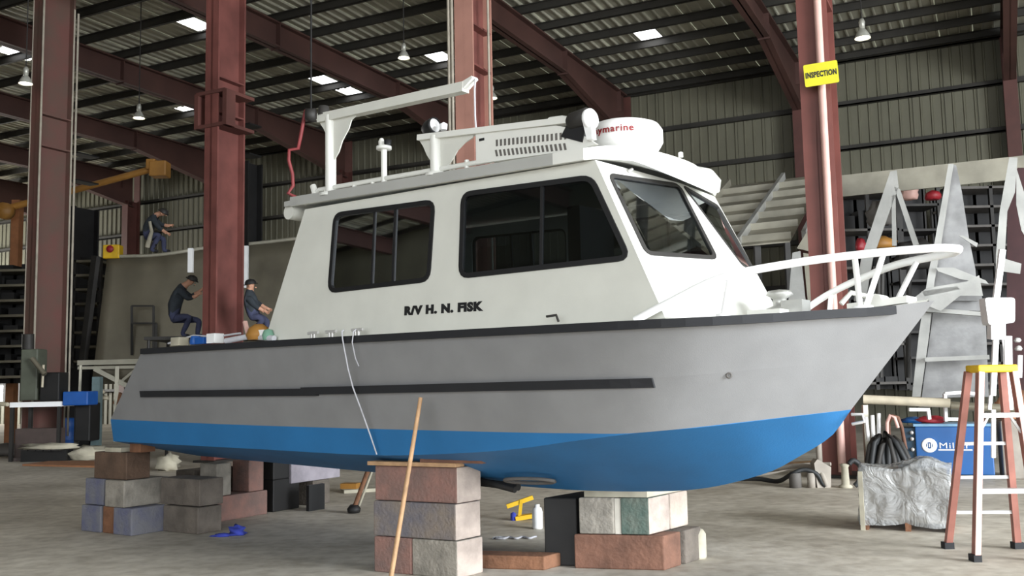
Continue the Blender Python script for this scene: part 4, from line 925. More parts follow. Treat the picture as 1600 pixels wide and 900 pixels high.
# big curved plate (ship module side) and yellow box on it
t = thing('hull_module', P(300, 560, 26), 'large dull curved aluminium hull plate behind the stern', 'hull section')
ZM = 26.5
def mpt(px, k):                                                    # k 0 top .. 1 bottom
    yt_ = interp([(100, 405), (155, 403), (250, 400), (330, 388), (400, 382), (470, 374)], px)
    return P(lerp(px+18*(px < 260)*(260-px)/110, px-6, k), lerp(yt_, 600, k), ZM+.9*math.sin(PI*k*.5)*-1)
mb = MB(); cols = [150+i*16 for i in range(21)]; rows_ = 10
vs = [mpt(px, k/rows_) for px in cols for k in range(rows_+1)]
mb.add(vs, [(i*(rows_+1)+k, i*(rows_+1)+k+1, (i+1)*(rows_+1)+k+1, (i+1)*(rows_+1)+k) for i in range(20) for k in range(rows_)], 0, True)
build(mb, 'shell_plate', M_galv, t, solid=.06)
mb = MB(); mb.tube([mpt(px, 0)+Vector((0, -.03, .03)) for px in cols], .05, 8); build(mb, 'top_edge', M_rack, t)
def hatch(x0, x1, y0, y1):
    mb = MB()
    for a_, b_ in (((x0, y0), (x1, y0)), ((x1, y0), (x1, y1)), ((x0, y1), (x0, y0))): mb.bar(P(*a_, 25.55), P(*b_, 25.55), .06, .04)
    build(mb, 'access_frame', M_dark, t)
hatch(206, 240, 478, 555); hatch(206, 244, 505, 555)
mb = MB(); mb.bar(P(150, 400, 26.3), P(128, 580, 26.3), .12, .25); build(mb, 'edge_frame', M_dark, t)
for px, y0, y1 in ((298, 388, 426), (384, 384, 450)):
    mb = MB(); mb.cbox(P(px, (y0+y1)/2, 25.3), .13, .1, (y1-y0)*25.3/1500); build(mb, 'white_rod', M_whitep, t, label='upright white rod')
t, a, b, tp = machine(160, 186, 382, 404, 26.4, M_yel, 'yellow_tool_case', 'yellow case standing on the top edge of the big plate', 'case', .3)
mb = MB(); c_ = P(172, 389, 26.37); mb.lathe(c_, [(0, .02), (.1, .02), (.1, 0)], 14, Z=Vector((0, -1, 0))); build(mb, 'round_badge', M_redc, t)
# scaffold deck the workers crouch on
a = P(225, 532, 23); b = P(470, 522, 23)
t = thing('scaffold_platform', Vector(((a.x+b.x)/2, a.y, 0)), 'dark scaffold platform behind the stern deck', 'platform')
mb = MB(); mb.box(Vector((a.x, a.y, 2.85)), Vector((b.x-a.x, 0, 0)), Vector((0, 1.6, 0)), Vector((0, 0, .08))); build(mb, 'platform_deck', M_dark, t)
for k in (0.02, .5, .98):
    mb = MB(); p = a.lerp(b, k)
    for dy in (.1, 1.4): mb.tube([Vector((p.x, p.y+dy, 0)), Vector((p.x, p.y+dy, 2.85))], .04, 8)
    build(mb, 'leg', M_dark, t)
# jib crane
t = thing('jib_crane', P(130, 300, 31), 'orange jib boom with trolley in the upper left', 'crane')
mb = MB(); mb.tube([P(-40, 345, 31), P(10, 326, 31), P(245, 262, 31)], .11, 12); build(mb, 'boom', M_orange, t)
mb = MB(); mb.cbox(P(250, 265, 31), .55, .5, .5); mb.cbox(P(238, 258, 31), .3, .4, .35); build(mb, 'trolley', M_orange, t, bevel=.04)
mb = MB(); mb.lathe(P(8, 330, 30.8), [(0, .2), (.26, .18), (.28, 0), (.26, -.15), (0, -.16)], 16, Z=Vector((0, -1, 0))); build(mb, 'winch_drum', M_orange, t)
a = P(28, 300, 31.5); mb = MB(); mb.box(Vector((a.x-.2, a.y, 0)), Vector((.26, 0, 0)), Vector((0, .3, 0)), Vector((0, 0, P(28, 312, 31.5).z))); build(mb, 'mast', mat('rusty_orange_steel', (140, 92, 58), .6), t)
# red air hose hanging near the mast
mb = MB(); hp = [(478, 172), (474, 190), (470, 212), (466, 232), (452, 234), (451, 250), (457, 272), (458, 290), (450, 302), (462, 308)]
mb.tube([P(x, y, 15.5) for x, y in hp], .03, 8); rh = build(mb, 'air_hose', mat('dull_red_hose', (128, 48, 50), .6), label='dull red hose dangling left of the mast', cat='hose')
t = thing('hose_reel', P(485, 175, 15.4), 'dark overhead hose reel left of the mast top', 'reel')
mb = MB(); mb.lathe(P(486, 180, 15.4), [(0, -.08), (.11, -.08), (.11, .08), (0, .08)], 16, Z=Vector((1, 0, 0))); build(mb, 'drum', M_dark, t)
mb = MB(); mb.tube([P(486, 176, 15.4), Vector((P(486, 176, 15.4).x, P(486, 176, 15.4).y, ZR-.3))], .015, 6); build(mb, 'hanger', M_dark2, t)

# ---- people
def person(name, label, joints, edges, rad, parts, loc, cap=None):
    me = bpy.data.meshes.new(name); keys = list(joints); idx = {k: i for i, k in enumerate(keys)}
    vs = [Vector(joints[k])-loc for k in keys]; me.from_pydata([tuple(v) for v in vs], [(idx[a_], idx[b_]) for a_, b_ in edges], [])
    o_ = bpy.data.objects.new(name+'_tmp', me); COL.objects.link(o_)
    md = o_.modifiers.new('s', 'SKIN'); sv = me.skin_vertices[0].data
    for k in keys: r = rad[k]; sv[idx[k]].radius = (r, r)
    sv[idx['pelvis']].use_root = True
    o_.modifiers.new('d', 'SUBSURF').levels = 1
    dg = bpy.context.evaluated_depsgraph_get(); m2 = bpy.data.meshes.new_from_object(o_.evaluated_get(dg))
    COL.objects.unlink(o_); bpy.data.objects.remove(o_)
    mats = [M_navy, M_jean, M_skin, M_dark2]
    for m in mats: m2.materials.append(m)
    for p_ in m2.polygons:
        c_ = p_.center; best = min(keys, key=lambda k: (vs[idx[k]]-c_).length-rad[k]*.5); p_.material_index = parts.get(best, 0); p_.use_smooth = True
    m2.name = name; ob = link(bpy.data.objects.new(name, m2)); ob.location = loc; WMAT[ob.name] = Matrix.Translation(loc)
    return setp(ob, label, 'person')
def mkperson(Z, J, side, label, hat, legs_mat=1, bulk=1.25):
    """J: 2-D joints in photo coordinates for the visible pose; side: small depth offset between the two limbs."""
    j = {}; rad = {}; e = []; parts = {}
    def pt(k, xy, dz=0, r=.06, m=0): j[k] = P(xy[0], xy[1], Z+dz); rad[k] = r; parts[k] = m
    pt('pelvis', J['hip'], 0, .15, legs_mat); pt('waist', J['waist'], 0, .145); pt('chest', J['chest'], 0, .17); pt('neck', J['neck'], 0, .065, 2); pt('head', J['head'], 0, .105, 2)
    pt('crown', J['crown'], 0, .09, 3); e += [('pelvis', 'waist'), ('waist', 'chest'), ('chest', 'neck'), ('neck', 'head'), ('head', 'crown')]
    for s, nm in ((-1, 'n'), (1, 'f')):
        d = s*side
        pt('sh'+nm, J['shoulder'], d*.9, .085); pt('el'+nm, J['elbow'+nm], d*1.1, .058); pt('wr'+nm, J['wrist'+nm], d*.8, .038, 2); e += [('chest', 'sh'+nm), ('sh'+nm, 'el'+nm), ('el'+nm, 'wr'+nm)]
        w = J['wrist'+nm]; dx, dy = w[0]-J['elbow'+nm][0], w[1]-J['elbow'+nm][1]; L = max(1, math.hypot(dx, dy)); ux, uy = dx/L, dy/L; k = 1500/Z
        pt('pm'+nm, (w[0]+ux*.08*k, w[1]+uy*.08*k), d*.8, .034, 2); e.append(('wr'+nm, 'pm'+nm))
        for q in range(4):
            o2 = (q-1.5)*.02; Lf = (.075, .085, .08, .06)[q]
            pt('fg%s%d' % (nm, q), (w[0]+ux*(.09+Lf*.5)*k-uy*o2*k, w[1]+uy*(.09+Lf*.5)*k+ux*o2*k), d*.8, .010, 2); pt('ft%s%d' % (nm, q), (w[0]+ux*(.09+Lf)*k-uy*o2*k, w[1]+uy*(.10+Lf)*k+ux*o2*k+.4), d*.8-.02, .009, 2)
            e += [('pm'+nm, 'fg%s%d' % (nm, q)), ('fg%s%d' % (nm, q), 'ft%s%d' % (nm, q))]
        pt('th'+nm, (w[0]+ux*.05*k-uy*.055*k, w[1]+uy*.05*k+ux*.055*k), d*.8, .011, 2); e.append(('wr'+nm, 'th'+nm))
        pt('hp'+nm, (J['hip'][0], J['hip'][1]+2), d*.7, .10, legs_mat); pt('kn'+nm, J['knee'+nm], d*.8, .07, legs_mat); pt('an'+nm, J['ankle'+nm], d*.8, .05, legs_mat); pt('to'+nm, J['toe'+nm], d*.8, .042, 3)
        e += [('pelvis', 'hp'+nm), ('hp'+nm, 'kn'+nm), ('kn'+nm, 'an'+nm), ('an'+nm, 'to'+nm)]
    for k in rad:
        if k[:2] not in ('fg', 'ft', 'th', 'pm', 'wr', 'he', 'cr', 'ne'): rad[k] *= bulk
    lo = min(v.z for v in j.values()); base = Vector((j['pelvis'].x, j['pelvis'].y, lo-.04))
    ob = person('person', label, j, e, rad, parts, base)
    hc = j['head']; mb = MB(); mb.lathe(j['head'].lerp(j['crown'], .4), [(.13, .0), (.125, .05), (.09, .1), (0, .125)], 16, Z=(j['crown']-j['head']).normalized()); mb.lathe(j['head'].lerp(j['crown'], .4), [(.12, 0), (.16, -.005), (.16, .01)], 16, Z=(j['crown']-j['head']).normalized())
    build(mb, 'helmet', hat, ob)
    # face: nose, eyes, ears
    f = J['face']; fd = (P(f[0], f[1], Z)-j['head']); fd = fd.normalized(); c0 = j['head']; up = (j['crown']-c0).normalized(); sd = fd.cross(up).normalized()
    mb = MB(); mb.lathe(c0+fd*.10-up*.01, [(.018, 0), (.012, .025), (0, .035)], 8, Z=fd); mb.lathe(c0+sd*.105, [(.03, 0), (.03, .015), (0, .02)], 8, Z=sd); mb.lathe(c0-sd*.105, [(.03, 0), (.03, .015), (0, .02)], 8, Z=-sd); build(mb, 'nose_and_ears', M_skin, ob)
    mb = MB()
    for s in (-1, 1): mb.lathe(c0+fd*.095+sd*.035*s+up*.02, [(.012, 0), (0, .012)], 8, Z=fd)
    mb.cbox(c0+fd*.1-up*.05, .04, .012, .008, sd, fd, up); build(mb, 'eyes_and_mouth', M_dark2, ob)
    return ob
J1 = dict(hip=(231, 368), waist=(231, 354), chest=(236, 340), neck=(247, 334), head=(254, 334), crown=(257, 329), face=(264, 338), shoulder=(238, 340), elbown=(248, 356), wristn=(258, 362), elbowf=(252, 352), wristf=(262, 352),
          kneen=(250, 366), anklen=(236, 391), toen=(248, 393), kneef=(256, 372), anklef=(256, 392), toef=(267, 393))
p1 = mkperson(26.6, J1, .13, 'worker in dark clothes crouching on top of the big plate, facing right', M_dark)
mb = MB(); mb.tube([P(234, 346, 26.35), P(237, 362, 26.35), P(230, 386, 26.4)], [.04, .05, .07], 8); build(mb, 'pale_strap', M_cloth, p1, label='pale strip hanging down the back')
J2 = dict(hip=(273, 496), waist=(270, 478), chest=(278, 455), neck=(292, 443), head=(299, 440), crown=(302, 433), face=(308, 446), shoulder=(281, 452), elbown=(294, 468), wristn=(306, 462), elbowf=(298, 464), wristf=(310, 456),
          kneen=(298, 494), anklen=(284, 523), toen=(298, 526), kneef=(312, 500), anklef=(308, 524), toef=(320, 526))
p2 = mkperson(23.6, J2, .14, 'worker in dark jacket crouching left of the big red column', M_dark)
J3 = dict(hip=(398, 492), waist=(394, 478), chest=(388, 462), neck=(390, 452), head=(392, 447), crown=(391, 440), face=(402, 449), shoulder=(388, 464), elbown=(398, 478), wristn=(410, 484), elbowf=(402, 474), wristf=(414, 480),
          kneen=(412, 498), anklen=(396, 518), toen=(408, 521), kneef=(418, 502), anklef=(414, 519), toef=(424, 521))
p3 = mkperson(21.5, J3, .13, 'worker in dark clothes crouching between the big red column and the cabin', M_dark2)

# ================================================================ RIGHT BACKGROUND
VM = 24.0
def upl(u, px, py):                                                # point on building plane u
    r = ray(px, py); return CP+r*(u/r.dot(WD))
t = thing('upturned_hull_module', PV(1350, 600, 22), 'large unfinished aluminium hull module, upside down, with bare frames behind the bow', 'hull section')
ap = [(1140, 292), (1225, 282), (1308, 272), (1395, 265), (1485, 255), (1580, 245), (1680, 234)]
# top band plate
mb = MB(); tl = [PV(x, y, VM) for x, y in [(1050, 303)]+ap]; bo_ = [p-Vector((0, 0, .52)) for p in tl]; n = len(tl)
mb.prism([tl[0], tl[-1], bo_[-1], bo_[0]], ND*.05); build(mb, 'keel_plate', M_alud, t)
# sloping shell plating on the left part with stringers
def slope(px, py, L): p = PV(px, py, VM); return p-ND*(L*math.cos(math.radians(24)))-Vector((0, 0, L*math.sin(math.radians(24))))
Ls = 5.6
A0, A1 = (1050, 303), (1290, 274)
mb = MB(); mb.prism([PV(*A0, VM), PV(*A1, VM), slope(*A1, Ls), slope(*A0, Ls)], Vector((0, 0, .03))); build(mb, 'shell_plate', M_alud, t)
for k in range(1, 7):
    L_ = Ls*k/6.2; mb = MB(); mb.bar(slope(*A0, L_)+Vector((0, 0, .09)), slope(*A1, L_)+Vector((0, 0, .09)), .05, .14); build(mb, 'stringer', M_alud, t)
for (x, y), w_ in ((ap[0], .08), (ap[1], .10), (ap[2], .12)):
    mb = MB(); mb.bar(slope(x, y, .0)+Vector((0, 0, .08)), slope(x, y, Ls)+Vector((0, 0, .08)), .08, .24); build(mb, 'rib', M_alu if w_ > .08 else M_alud, t)
# props under the sloping plating
for x_ in (1085, 1170, 1246):
    for L_ in (Ls*.35, Ls*.97):
        p = slope(x_, 303-(x_-1050)*.12, L_); mb = MB(); mb.bar(Vector((p.x, p.y, 0)), Vector((p.x, p.y, p.z)), .12, .12); build(mb, 'prop_post', M_dark, t)
# lower bulkhead and struts below the slope
def vp(pts, v, th=.06): return [PV(x, y, v) for x, y in pts]
def vplate(name, pts, v, m, th=.06):
    mb = MB(); mb.prism(vp(pts, v), ND*th); return build(mb, name, m, t)
vplate('bracket_plate', [(1275, 335), (1290, 345), (1285, 380), (1262, 392), (1245, 388), (1262, 360)], 18.6, M_alud)
vplate('leg_plate', [(1238, 395), (1250, 392), (1258, 470), (1232, 470)], 18.4, M_alu)
vplate('leg_plate', [(1255, 395), (1270, 398), (1270, 470), (1262, 470)], 18.5, M_alud)
vplate('dark_panel', [(1275, 400), (1300, 400), (1300, 470), (1272, 470)], 18.9, M_dark2)
# the A frame
for pts in ([(1391, 268), (1401, 266), (1404, 292), (1364, 402), (1346, 402)], [(1397, 292), (1406, 295), (1436, 382), (1427, 384)], [(1393, 305), (1399, 305), (1401, 384), (1394, 384)]):
    vplate('frame_leg', pts, 21.0, M_alu)
vplate('frame_leg', [(1346, 402), (1364, 402), (1352, 470), (1334, 470)], 21.0, M_alu)
# solid web frame
vplate('web_frame', [(1484, 256), (1494, 258), (1503, 300), (1514, 372), (1524, 420), (1528, 470), (1455, 470), (1461, 400)], 20.6, mat('brushed_grey_alu', (150, 150, 150), .4, .5, .16, 3, .1, 15))
vplate('frame_flange', [(1482, 256), (1490, 256), (1470, 385), (1460, 440), (1452, 520), (1438, 620), (1425, 620), (1436, 520), (1450, 430), (1460, 380)], 20.3, M_alu)
vplate('lower_web', [(1458, 488), (1500, 482), (1540, 492), (1545, 620), (1440, 622)], 20.7, mat('brushed_grey_alu', (150, 150, 150)))
vplate('upper_web', [(1462, 440), (1530, 446), (1540, 486), (1458, 484)], 20.75, mat('brushed_grey_alu', (150, 150, 150)))
for y0, y1 in ((484, 492), (562, 558)):
    mb = MB(); mb.bar(PV(1446, y0, 20.2), PV(1546, y1, 20.2), .25, .08); build(mb, 'stiffener', M_alu, t)
for pts in ([(1425, 468), (1448, 450), (1510, 440), (1530, 430), (1536, 462), (1500, 462), (1470, 486)], [(1440, 455), (1495, 447), (1500, 452), (1445, 463)]):
    vplate('bent_plate', pts, 19.6, M_alu, .03)
vplate('bent_plate', [(1498, 368), (1505, 368), (1528, 380), (1526, 386)], 20.2, M_alu, .05)
vplate('bent_plate', [(1462, 418), (1490, 418), (1540, 438), (1545, 444), (1500, 436), (1466, 424)], 20.2, M_alu, .05)
# right frame with lightening hole
vplate('frame_leg', [(1577, 246), (1590, 246), (1586, 300), (1574, 330), (1570, 400), (1556, 400), (1562, 330)], 20.4, M_alu)
vplate('frame_leg', [(1588, 262), (1600, 300), (1608, 380), (1596, 360), (1588, 320)], 20.4, M_alu)
vplate('frame_foot', [(1556, 400), (1596, 412), (1594, 428), (1566, 424), (1556, 430)], 20.4, M_alu)
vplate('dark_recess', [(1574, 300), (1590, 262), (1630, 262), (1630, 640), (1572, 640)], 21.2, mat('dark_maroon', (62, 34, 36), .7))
# dark storage behind the module
rack(1325, 1420, 290, 610, 27.0, 6, 'dark cluttered rack seen through the A shaped frame', seed=7, posts=3, ms=M_hose)
rack(1424, 1486, 270, 610, 27.2, 9, 'dark rack of pipes between the two aluminium frames', seed=8, posts=2, fill=False, ms=M_dark)
rack(1500, 1640, 282, 610, 27.4, 11, 'dark rack with pale shelf edges right of the solid frame', seed=9, posts=3, fill=False, ms=M_hose)
blob(P(1458, 312, 26), .22, .22, .16, M_redc, 'red_bundle', 'red bundle on the rack between the frames', 'bundle', 2, .2)
blob(P(1422, 312, 26), .22, .2, .3, M_pink, 'pink_bundle', 'pinkish bundle behind the A shaped frame', 'bundle', 4, .6)
blob(P(1378, 388, 25.4), .36, .3, .2, M_orange, 'orange_float', 'orange bundle behind the A shaped frame', 'bundle', 6, .4)
blob(P(1345, 392, 25.4), .14, .14, .22, M_redc, 'red_sack', 'red bundle just right of the sign column', 'bundle', 8, .5)
blob(P(1375, 352, 26), .35, .3, .4, M_hose, 'grey_tarp_heap', 'grey tarpaulin heap in the rack behind the A shaped frame', 'tarpaulin', 12, .5)
blob(P(1430, 420, 25.5), .5, .3, .5, M_dark, 'dark_heap', 'dark heap behind the bow rail', 'heap', 13, .5)
for x in (1370, 1376, 1418): 
    mb = MB(); mb.tube([P(x, 590, 19), P(x+3, 400, 19.3)], .05, 8); build(mb, 'leaning_pipe', M_dark, label='dark pipe leaning behind the bow, at the '+{1370: 'left', 1376: 'middle', 1418: 'right'}[x], cat='pipe')
# white post with a box (foreground of the module)
t = thing('white_stand', G(1552, 700), 'bright white post with a square box, behind the yellow topped ladder', 'stand')
Zw = 14.5
def wbar(x0, y0, x1, y1, w_, nm='post', ZZ=Zw, m=M_whitep):
    mb = MB(); mb.bar(P(x0, y0, ZZ), P(x1, y1, ZZ), w_, w_*.6, up=Vector((0, 1, 0))); build(mb, nm, m, t)
wbar(1566, 390, 1556, 470, .09); wbar(1556, 470, 1557, 530, .22); wbar(1556, 525, 1551, 618, .08); wbar(1548, 618, 1546, 640, .05)
mb = MB(); mb.prism([P(x, y, Zw-.1) for x, y in rrect([(1539, 465), (1586, 465), (1586, 504), (1545, 508)], 5)], Vector((0, .2, 0))); build(mb, 'control_box', M_whitep, t)
wbar(1574, 525, 1576, 640, .11); wbar(1566, 520, 1572, 560, .04); wbar(1594, 555, 1593, 590, .06)
wbar(1552, 640, 1552, 715, .06)
for x, y in ((1590, 535), (1592, 548), (1588, 600)): blob(P(x, y, 15), .06, .05, .05, M_aluw, 'pale_fitting', 'small pale fitting right of the white stand at height '+{535: 'top', 548: 'middle', 600: 'bottom'}[y], 'fitting', x, .4, 8)
# cream pipe on trestle
t = thing('cream_pipe', P(1415, 640, 15.6), 'long cream pipe lying across above the blue machine', 'pipe')
mb = MB(); mb.tube([P(1349, 624, 15.7), P(1485, 630, 15.2)], .075, 14); build(mb, 'pipe', M_cream, t)
mb = MB(); mb.tube([P(1485, 634, 15.2), P(1600, 640, 14.9)], .07, 14); build(mb, 'pipe', M_galv, t)
for x in (1352, 1590):
    p = P(x, 628, 15.6); mb = MB(); mb.box(Vector((p.x-.04, p.y, 0)), Vector((.08, 0, 0)), Vector((0, .08, 0)), Vector((0, 0, p.z-.05))); build(mb, 'trestle_leg', M_rack, t)
# light tubular frame standing on the machine
t = thing('tube_frame', P(1490, 655, 15.5), 'white rectangular tube frame on top of the blue machine', 'frame')
for q in (((1476, 615), (1505, 613)), ((1476, 615), (1478, 658)), ((1505, 613), (1530, 616)), ((1528, 616), (1530, 640)), ((1476, 655), (1500, 655)), ((1450, 640), (1452, 655)), ((1420, 640), (1452, 640))):
    mb = MB(); mb.bar(P(*q[0], 15.4), P(*q[1], 15.4), .05, .05, up=Vector((0, 1, 0))); build(mb, 'tube', M_whitep, t)
# blue welding machine
wa = G(1434, 747); wd_ = Vector((.925, -.36, 0)).normalized(); wn2 = Vector((.36, .925, 0)).normalized()
t = thing('welding_machine', wa, 'blue welding machine with white round emblem behind the plastic wrapped pallet', 'machine')
wl = 2.3
mb = MB(); mb.box(wa+Vector((0, 0, .06)), wd_*1.12, wn2*.75, Vector((0, 0, .76))); build(mb, 'body', M_welder, t, bevel=.015)
mb = MB(); mb.box(wa-wd_*.02-wn2*.02+Vector((0, 0, .82)), wd_*1.16, wn2*.8, Vector((0, 0, .04))); build(mb, 'top_cover', mat('pale_blue_trim', (120, 160, 190), .4), t)
mb = MB(); mb.box(wa+Vector((0, 0, 0)), wd_*1.12, wn2*.7, Vector((0, 0, .06))); build(mb, 'skid', M_dark2, t)
mb = MB(); mb.box(wa-wd_*.20+wn2*.05+Vector((0, 0, .05)), wd_*.19, wn2*.6, Vector((0, 0, .74))); build(mb, 'control_panel', mat('dark_teal_panel', (26, 56, 76), .5), t)
for z in (.45, .62, .72):
    mb = MB(); mb.lathe(wa-wd_*.05+Vector((0, 0, z))+wn2*.04, [(.03, 0), (.03, .03), (0, .035)], 12, Z=-wn2); build(mb, 'knob', M_aluw, t)
ec = wa+wd_*.20+Vector((0, 0, .52))-wn2*.004
mb = MB(); mb.lathe(ec, [(.05, .006), (.07, .012), (.10, .012), (.115, .006), (.115, 0)], 28, Z=-wn2); build(mb, 'round_emblem', M_whitep, t)
mb = MB()
for s in (-1, 0, 1): mb.cbox(ec-wn2*.008+wd_*(.03*s), .012, .01, .075 if s else .06, wd_, wn2, Vector((0, 0, 1)))
build(mb, 'emblem_mark', M_whitep, t)
text('maker_lettering', 'Miller', .13, lambda x, y, z: wa+wd_*(.35+x)+Vector((0, 0, .475+y))-wn2*(.004+z), M_whitep, t, bold=.0, width=.44, label='white lettering Miller')
mb = MB(); mb.bar(wa+wd_*.33+Vector((0, 0, .45))-wn2*.006, wa+wd_*.82+Vector((0, 0, .45))-wn2*.006, .012, .02, up=Vector((0, 0, 1))); build(mb, 'underline_mark', M_whitep, t)
blob(wa+wd_*.25+wn2*.3+Vector((0, 0, .865)), .25, .14, .07, M_redc, 'red_gloves', 'red gloves lying on top of the blue machine', 'gloves', 31, .5)
blob(wa+wd_*.0+wn2*.3+Vector((0, 0, .865)), .2, .14, .06, M_welder, 'blue_hood', 'blue cloth on the left of the machine top', 'cloth', 33, .5)
mb = MB(); mb.cbox(wa+wd_*1.5+wn2*.4+Vector((0, 0, .45)), .5, .7, .9, wd_, wn2); build(mb, 'small_cabinet', M_hosel, label='pale grey cabinet seen through the ladder', cat='cabinet', bevel=.02)
blob(wa+wd_*1.38+wn2*.3+Vector((0, 0, .92)), .22, .2, .2, M_ply, 'tan_bundle', 'tan and brown bundle seen through the ladder rungs', 'bundle', 41, .7)
blob(wa+wd_*1.62+wn2*.3+Vector((0, 0, .92)), .16, .2, .3, M_woodb, 'brown_bundle', 'brown bundle seen through the right of the ladder', 'bundle', 43, .7)
# torch stand: dark coiled cables with white tubes
q0 = G(1382, 750)
t = thing('cable_stand', q0, 'dark coiled welding cables with white tubes beside the red column', 'cable stand')
for i, px in enumerate((1353, 1363, 1373)):
    mb = MB(); mb.tube([P(px, 652-3*i, 15.4), P(px+4-2*i, 690, 15.3)], .03, 10); build(mb, 'white_tube', M_whitep, t)
rr = random.Random(5)
for i in range(16):
    xt = -.06+.12*(i % 4)-.1; xb = -.34+.68*i/15; y = .02+.05*rr.random()-.06*(i % 2); zt = .62+.16*rr.random()-.25*abs(xb)
    c_ = Vector((q0.x-.02, q0.y-.25, 0))
    mb = MB(); mb.tube([c_+Vector((xb, y, .03)), c_+Vector((xb*.95+.02, y, zt*.45)), c_+Vector((xb*.6+xt*.2, y+.04, zt*.85)), c_+Vector((xb*.3+xt*.3, y+.1, zt)), c_+Vector((xb*.5, y+.22, zt*.7)), c_+Vector((xb*.7, y+.26, .03))], [.05, .05, .045, .04, .04, .05], 8); build(mb, 'cable', M_hosed if i % 3 else M_dark, t)
for m, dx in ((M_pink, 0), (M_woodr, 10)):
    mb = MB(); pts = [(1386+dx*.3, 688), (1386+dx*.3, 660), (1391+dx*.4, 649), (1398+dx*.5, 652), (1403+dx*.6, 668), (1410+dx*.5, 700), (1412+dx*.4, 738)]
    mb.tube([P(x, y, 15.2+.01*dx) for x, y in pts[:5 if dx == 0 else 7]], .028, 8); build(mb, 'hooked_hose', m, t)
# wrapped pallet
a = G(1346, 828); b = G(1492, 834); ax = (b-a); ay = Vector((-ax.y, ax.x, 0)).normalized()
t = thing('wrapped_pallet', a, 'pallet load wrapped in crumpled clear plastic at the lower right', 'pallet load')
mb = MB(); nxx, nzz = 22, 12; w_ = ax.length; dpt = .65; hgt = .60
import itertools
def wrap(nx_, ny_, nz_):
    vs = []; fs = []; idx = {}
    def key(i, j, k): return (i, j, k)
    def vert(i, j, k):
        if (i, j, k) in idx: return idx[(i, j, k)]
        x, y, z = i/nx_, j/ny_, k/nz_; p = a+ax*x+ay*(dpt*y)+Vector((0, 0, .06+hgt*z))
        c_ = a+ax*.5+ay*dpt*.5+Vector((0, 0, .3)); q = p*1.0
        nz1 = noise.noise(p*3.5)*.045+noise.noise(p*11)*.012
        hump = .10*math.exp(-((x-.72)/.16)**2) if z > .99 else .10*math.exp(-((x-.72)/.16)**2)*z
        dr = (p-c_).normalized(); p = p+dr*nz1*1.6+Vector((0, 0, hump))
        p.z = max(p.z, .02)
        idx[(i, j, k)] = len(vs); vs.append(p); return idx[(i, j, k)]
    for i in range(nx_):
        for k in range(nz_):
            for j in (0, ny_): fs.append((vert(i, j, k), vert(i+1, j, k), vert(i+1, j, k+1), vert(i, j, k+1)))
        for j in range(ny_): fs.append((vert(i, j, nz_), vert(i+1, j, nz_), vert(i+1, j+1, nz_), vert(i, j+1, nz_)))
    for j in range(ny_):
        for k in range(nz_):
            for i in (0, nx_): fs.append((vert(i, j, k), vert(i, j+1, k), vert(i, j+1, k+1), vert(i, j, k+1)))
    return vs, fs
vs, fs = wrap(34, 16, 20); mb.add(vs, fs, 0, True); build(mb, 'plastic_wrap', M_plastic, t)
mb = MB(); mb.box(a+ax*.05+ay*.05+Vector((0, 0, .12)), ax*.9, ay*(dpt-.1), Vector((0, 0, hgt-.1))); build(mb, 'load', M_hosel, t)
for k in (0.02, .48, .93):
    mb = MB(); mb.box(a+ax*k+ay*.02, ax*.06, ay*(dpt-.05), Vector((0, 0, .1))); build(mb, 'pallet_runner', M_woodb, t)
mb = MB(); mb.box(a-ax*.005-ay*.03, ax*.05, ay*.04, Vector((0, 0, .62))); build(mb, 'pale_corner_post', M_cloth, t)
blob(a+ax*.66+ay*.35+Vector((0, 0, .62)), .22, .18, .07, M_plastic, 'loose_plastic', 'crumpled loose plastic heaped on the wrapped pallet', 'plastic sheet', 51, .9, 22)
# step ladder
F1 = G(1524, 877); Rr1 = G(1481, 857); F2 = F1+Vector((.56, -.06, 0)); Rr2 = G(1590, 857)
tc_ = P(1549, 577, 8.75); lx = Vector((1, -.05, 0)).normalized()
t = thing('step_ladder', (F1+F2+Rr1+Rr2)/4, 'orange fibreglass step ladder with yellow top in the right foreground', 'ladder')
tz = tc_.z; capw = .36
mb = MB(); mb.prism([Vector((tc_.x+sx_*capw/2, tc_.y+sy_*.13, tz-.03)) for sx_, sy_ in ((-1, -1), (1, -1), (1.0, 1), (-1.0, 1))], Vector((0, 0, .07))); build(mb, 'top_cap', M_yel, t, bevel=.015)
fT1 = Vector((tc_.x-capw/2+.03, tc_.y-.08, tz-.02)); fT2 = Vector((tc_.x+capw/2-.03, tc_.y-.08, tz-.02)); rT1 = fT1+Vector((-.03, .15, 0)); rT2 = fT2+Vector((-.02, .15, 0))
for a_, b_, m in ((F1, fT1, 0), (F2, fT2, 0)):
    mb = MB(); mb.bar(a_, b_, .035, .075, up=Vector((0, 1, 0))); build(mb, 'front_rail', M_fibre, t)
    mb = MB(); mb.bar(a_+Vector((.0, -.045, 0)), b_+Vector((0, -.045, 0)), .05, .012, up=Vector((0, 1, 0))); build(mb, 'rail_edge', M_pink, t)
for a_, b_ in ((Rr1, rT1), (Rr2, rT2)):
    mb = MB(); mb.bar(a_, b_, .06, .05, up=Vector((0, 1, 0))); build(mb, 'rear_rail', M_fibre, t)
    mb = MB(); mb.cbox(a_+Vector((0, 0, .03)), .09, .09, .06); build(mb, 'foot', M_black, t)
for a_ in (F1, F2): mb = MB(); mb.cbox(a_+Vector((0, 0, .03)), .07, .11, .06); build(mb, 'foot', M_black, t)
for k in (.37, .77):
    p = F1.lerp(fT1, k); q = F2.lerp(fT2, k); mb = MB(); mb.bar(p, q, .085, .022); mb.bar(p+Vector((0, -.045, -.01)), q+Vector((0, -.045, -.01)), .01, .04)
    build(mb, 'step', M_aluw, t)
for k in (.21, .41, .6):
    p = Rr1.lerp(rT1, k); q = Rr2.lerp(rT2, k); mb = MB(); mb.bar(p, q, .03, .03); build(mb, 'rear_brace', M_aluw, t)
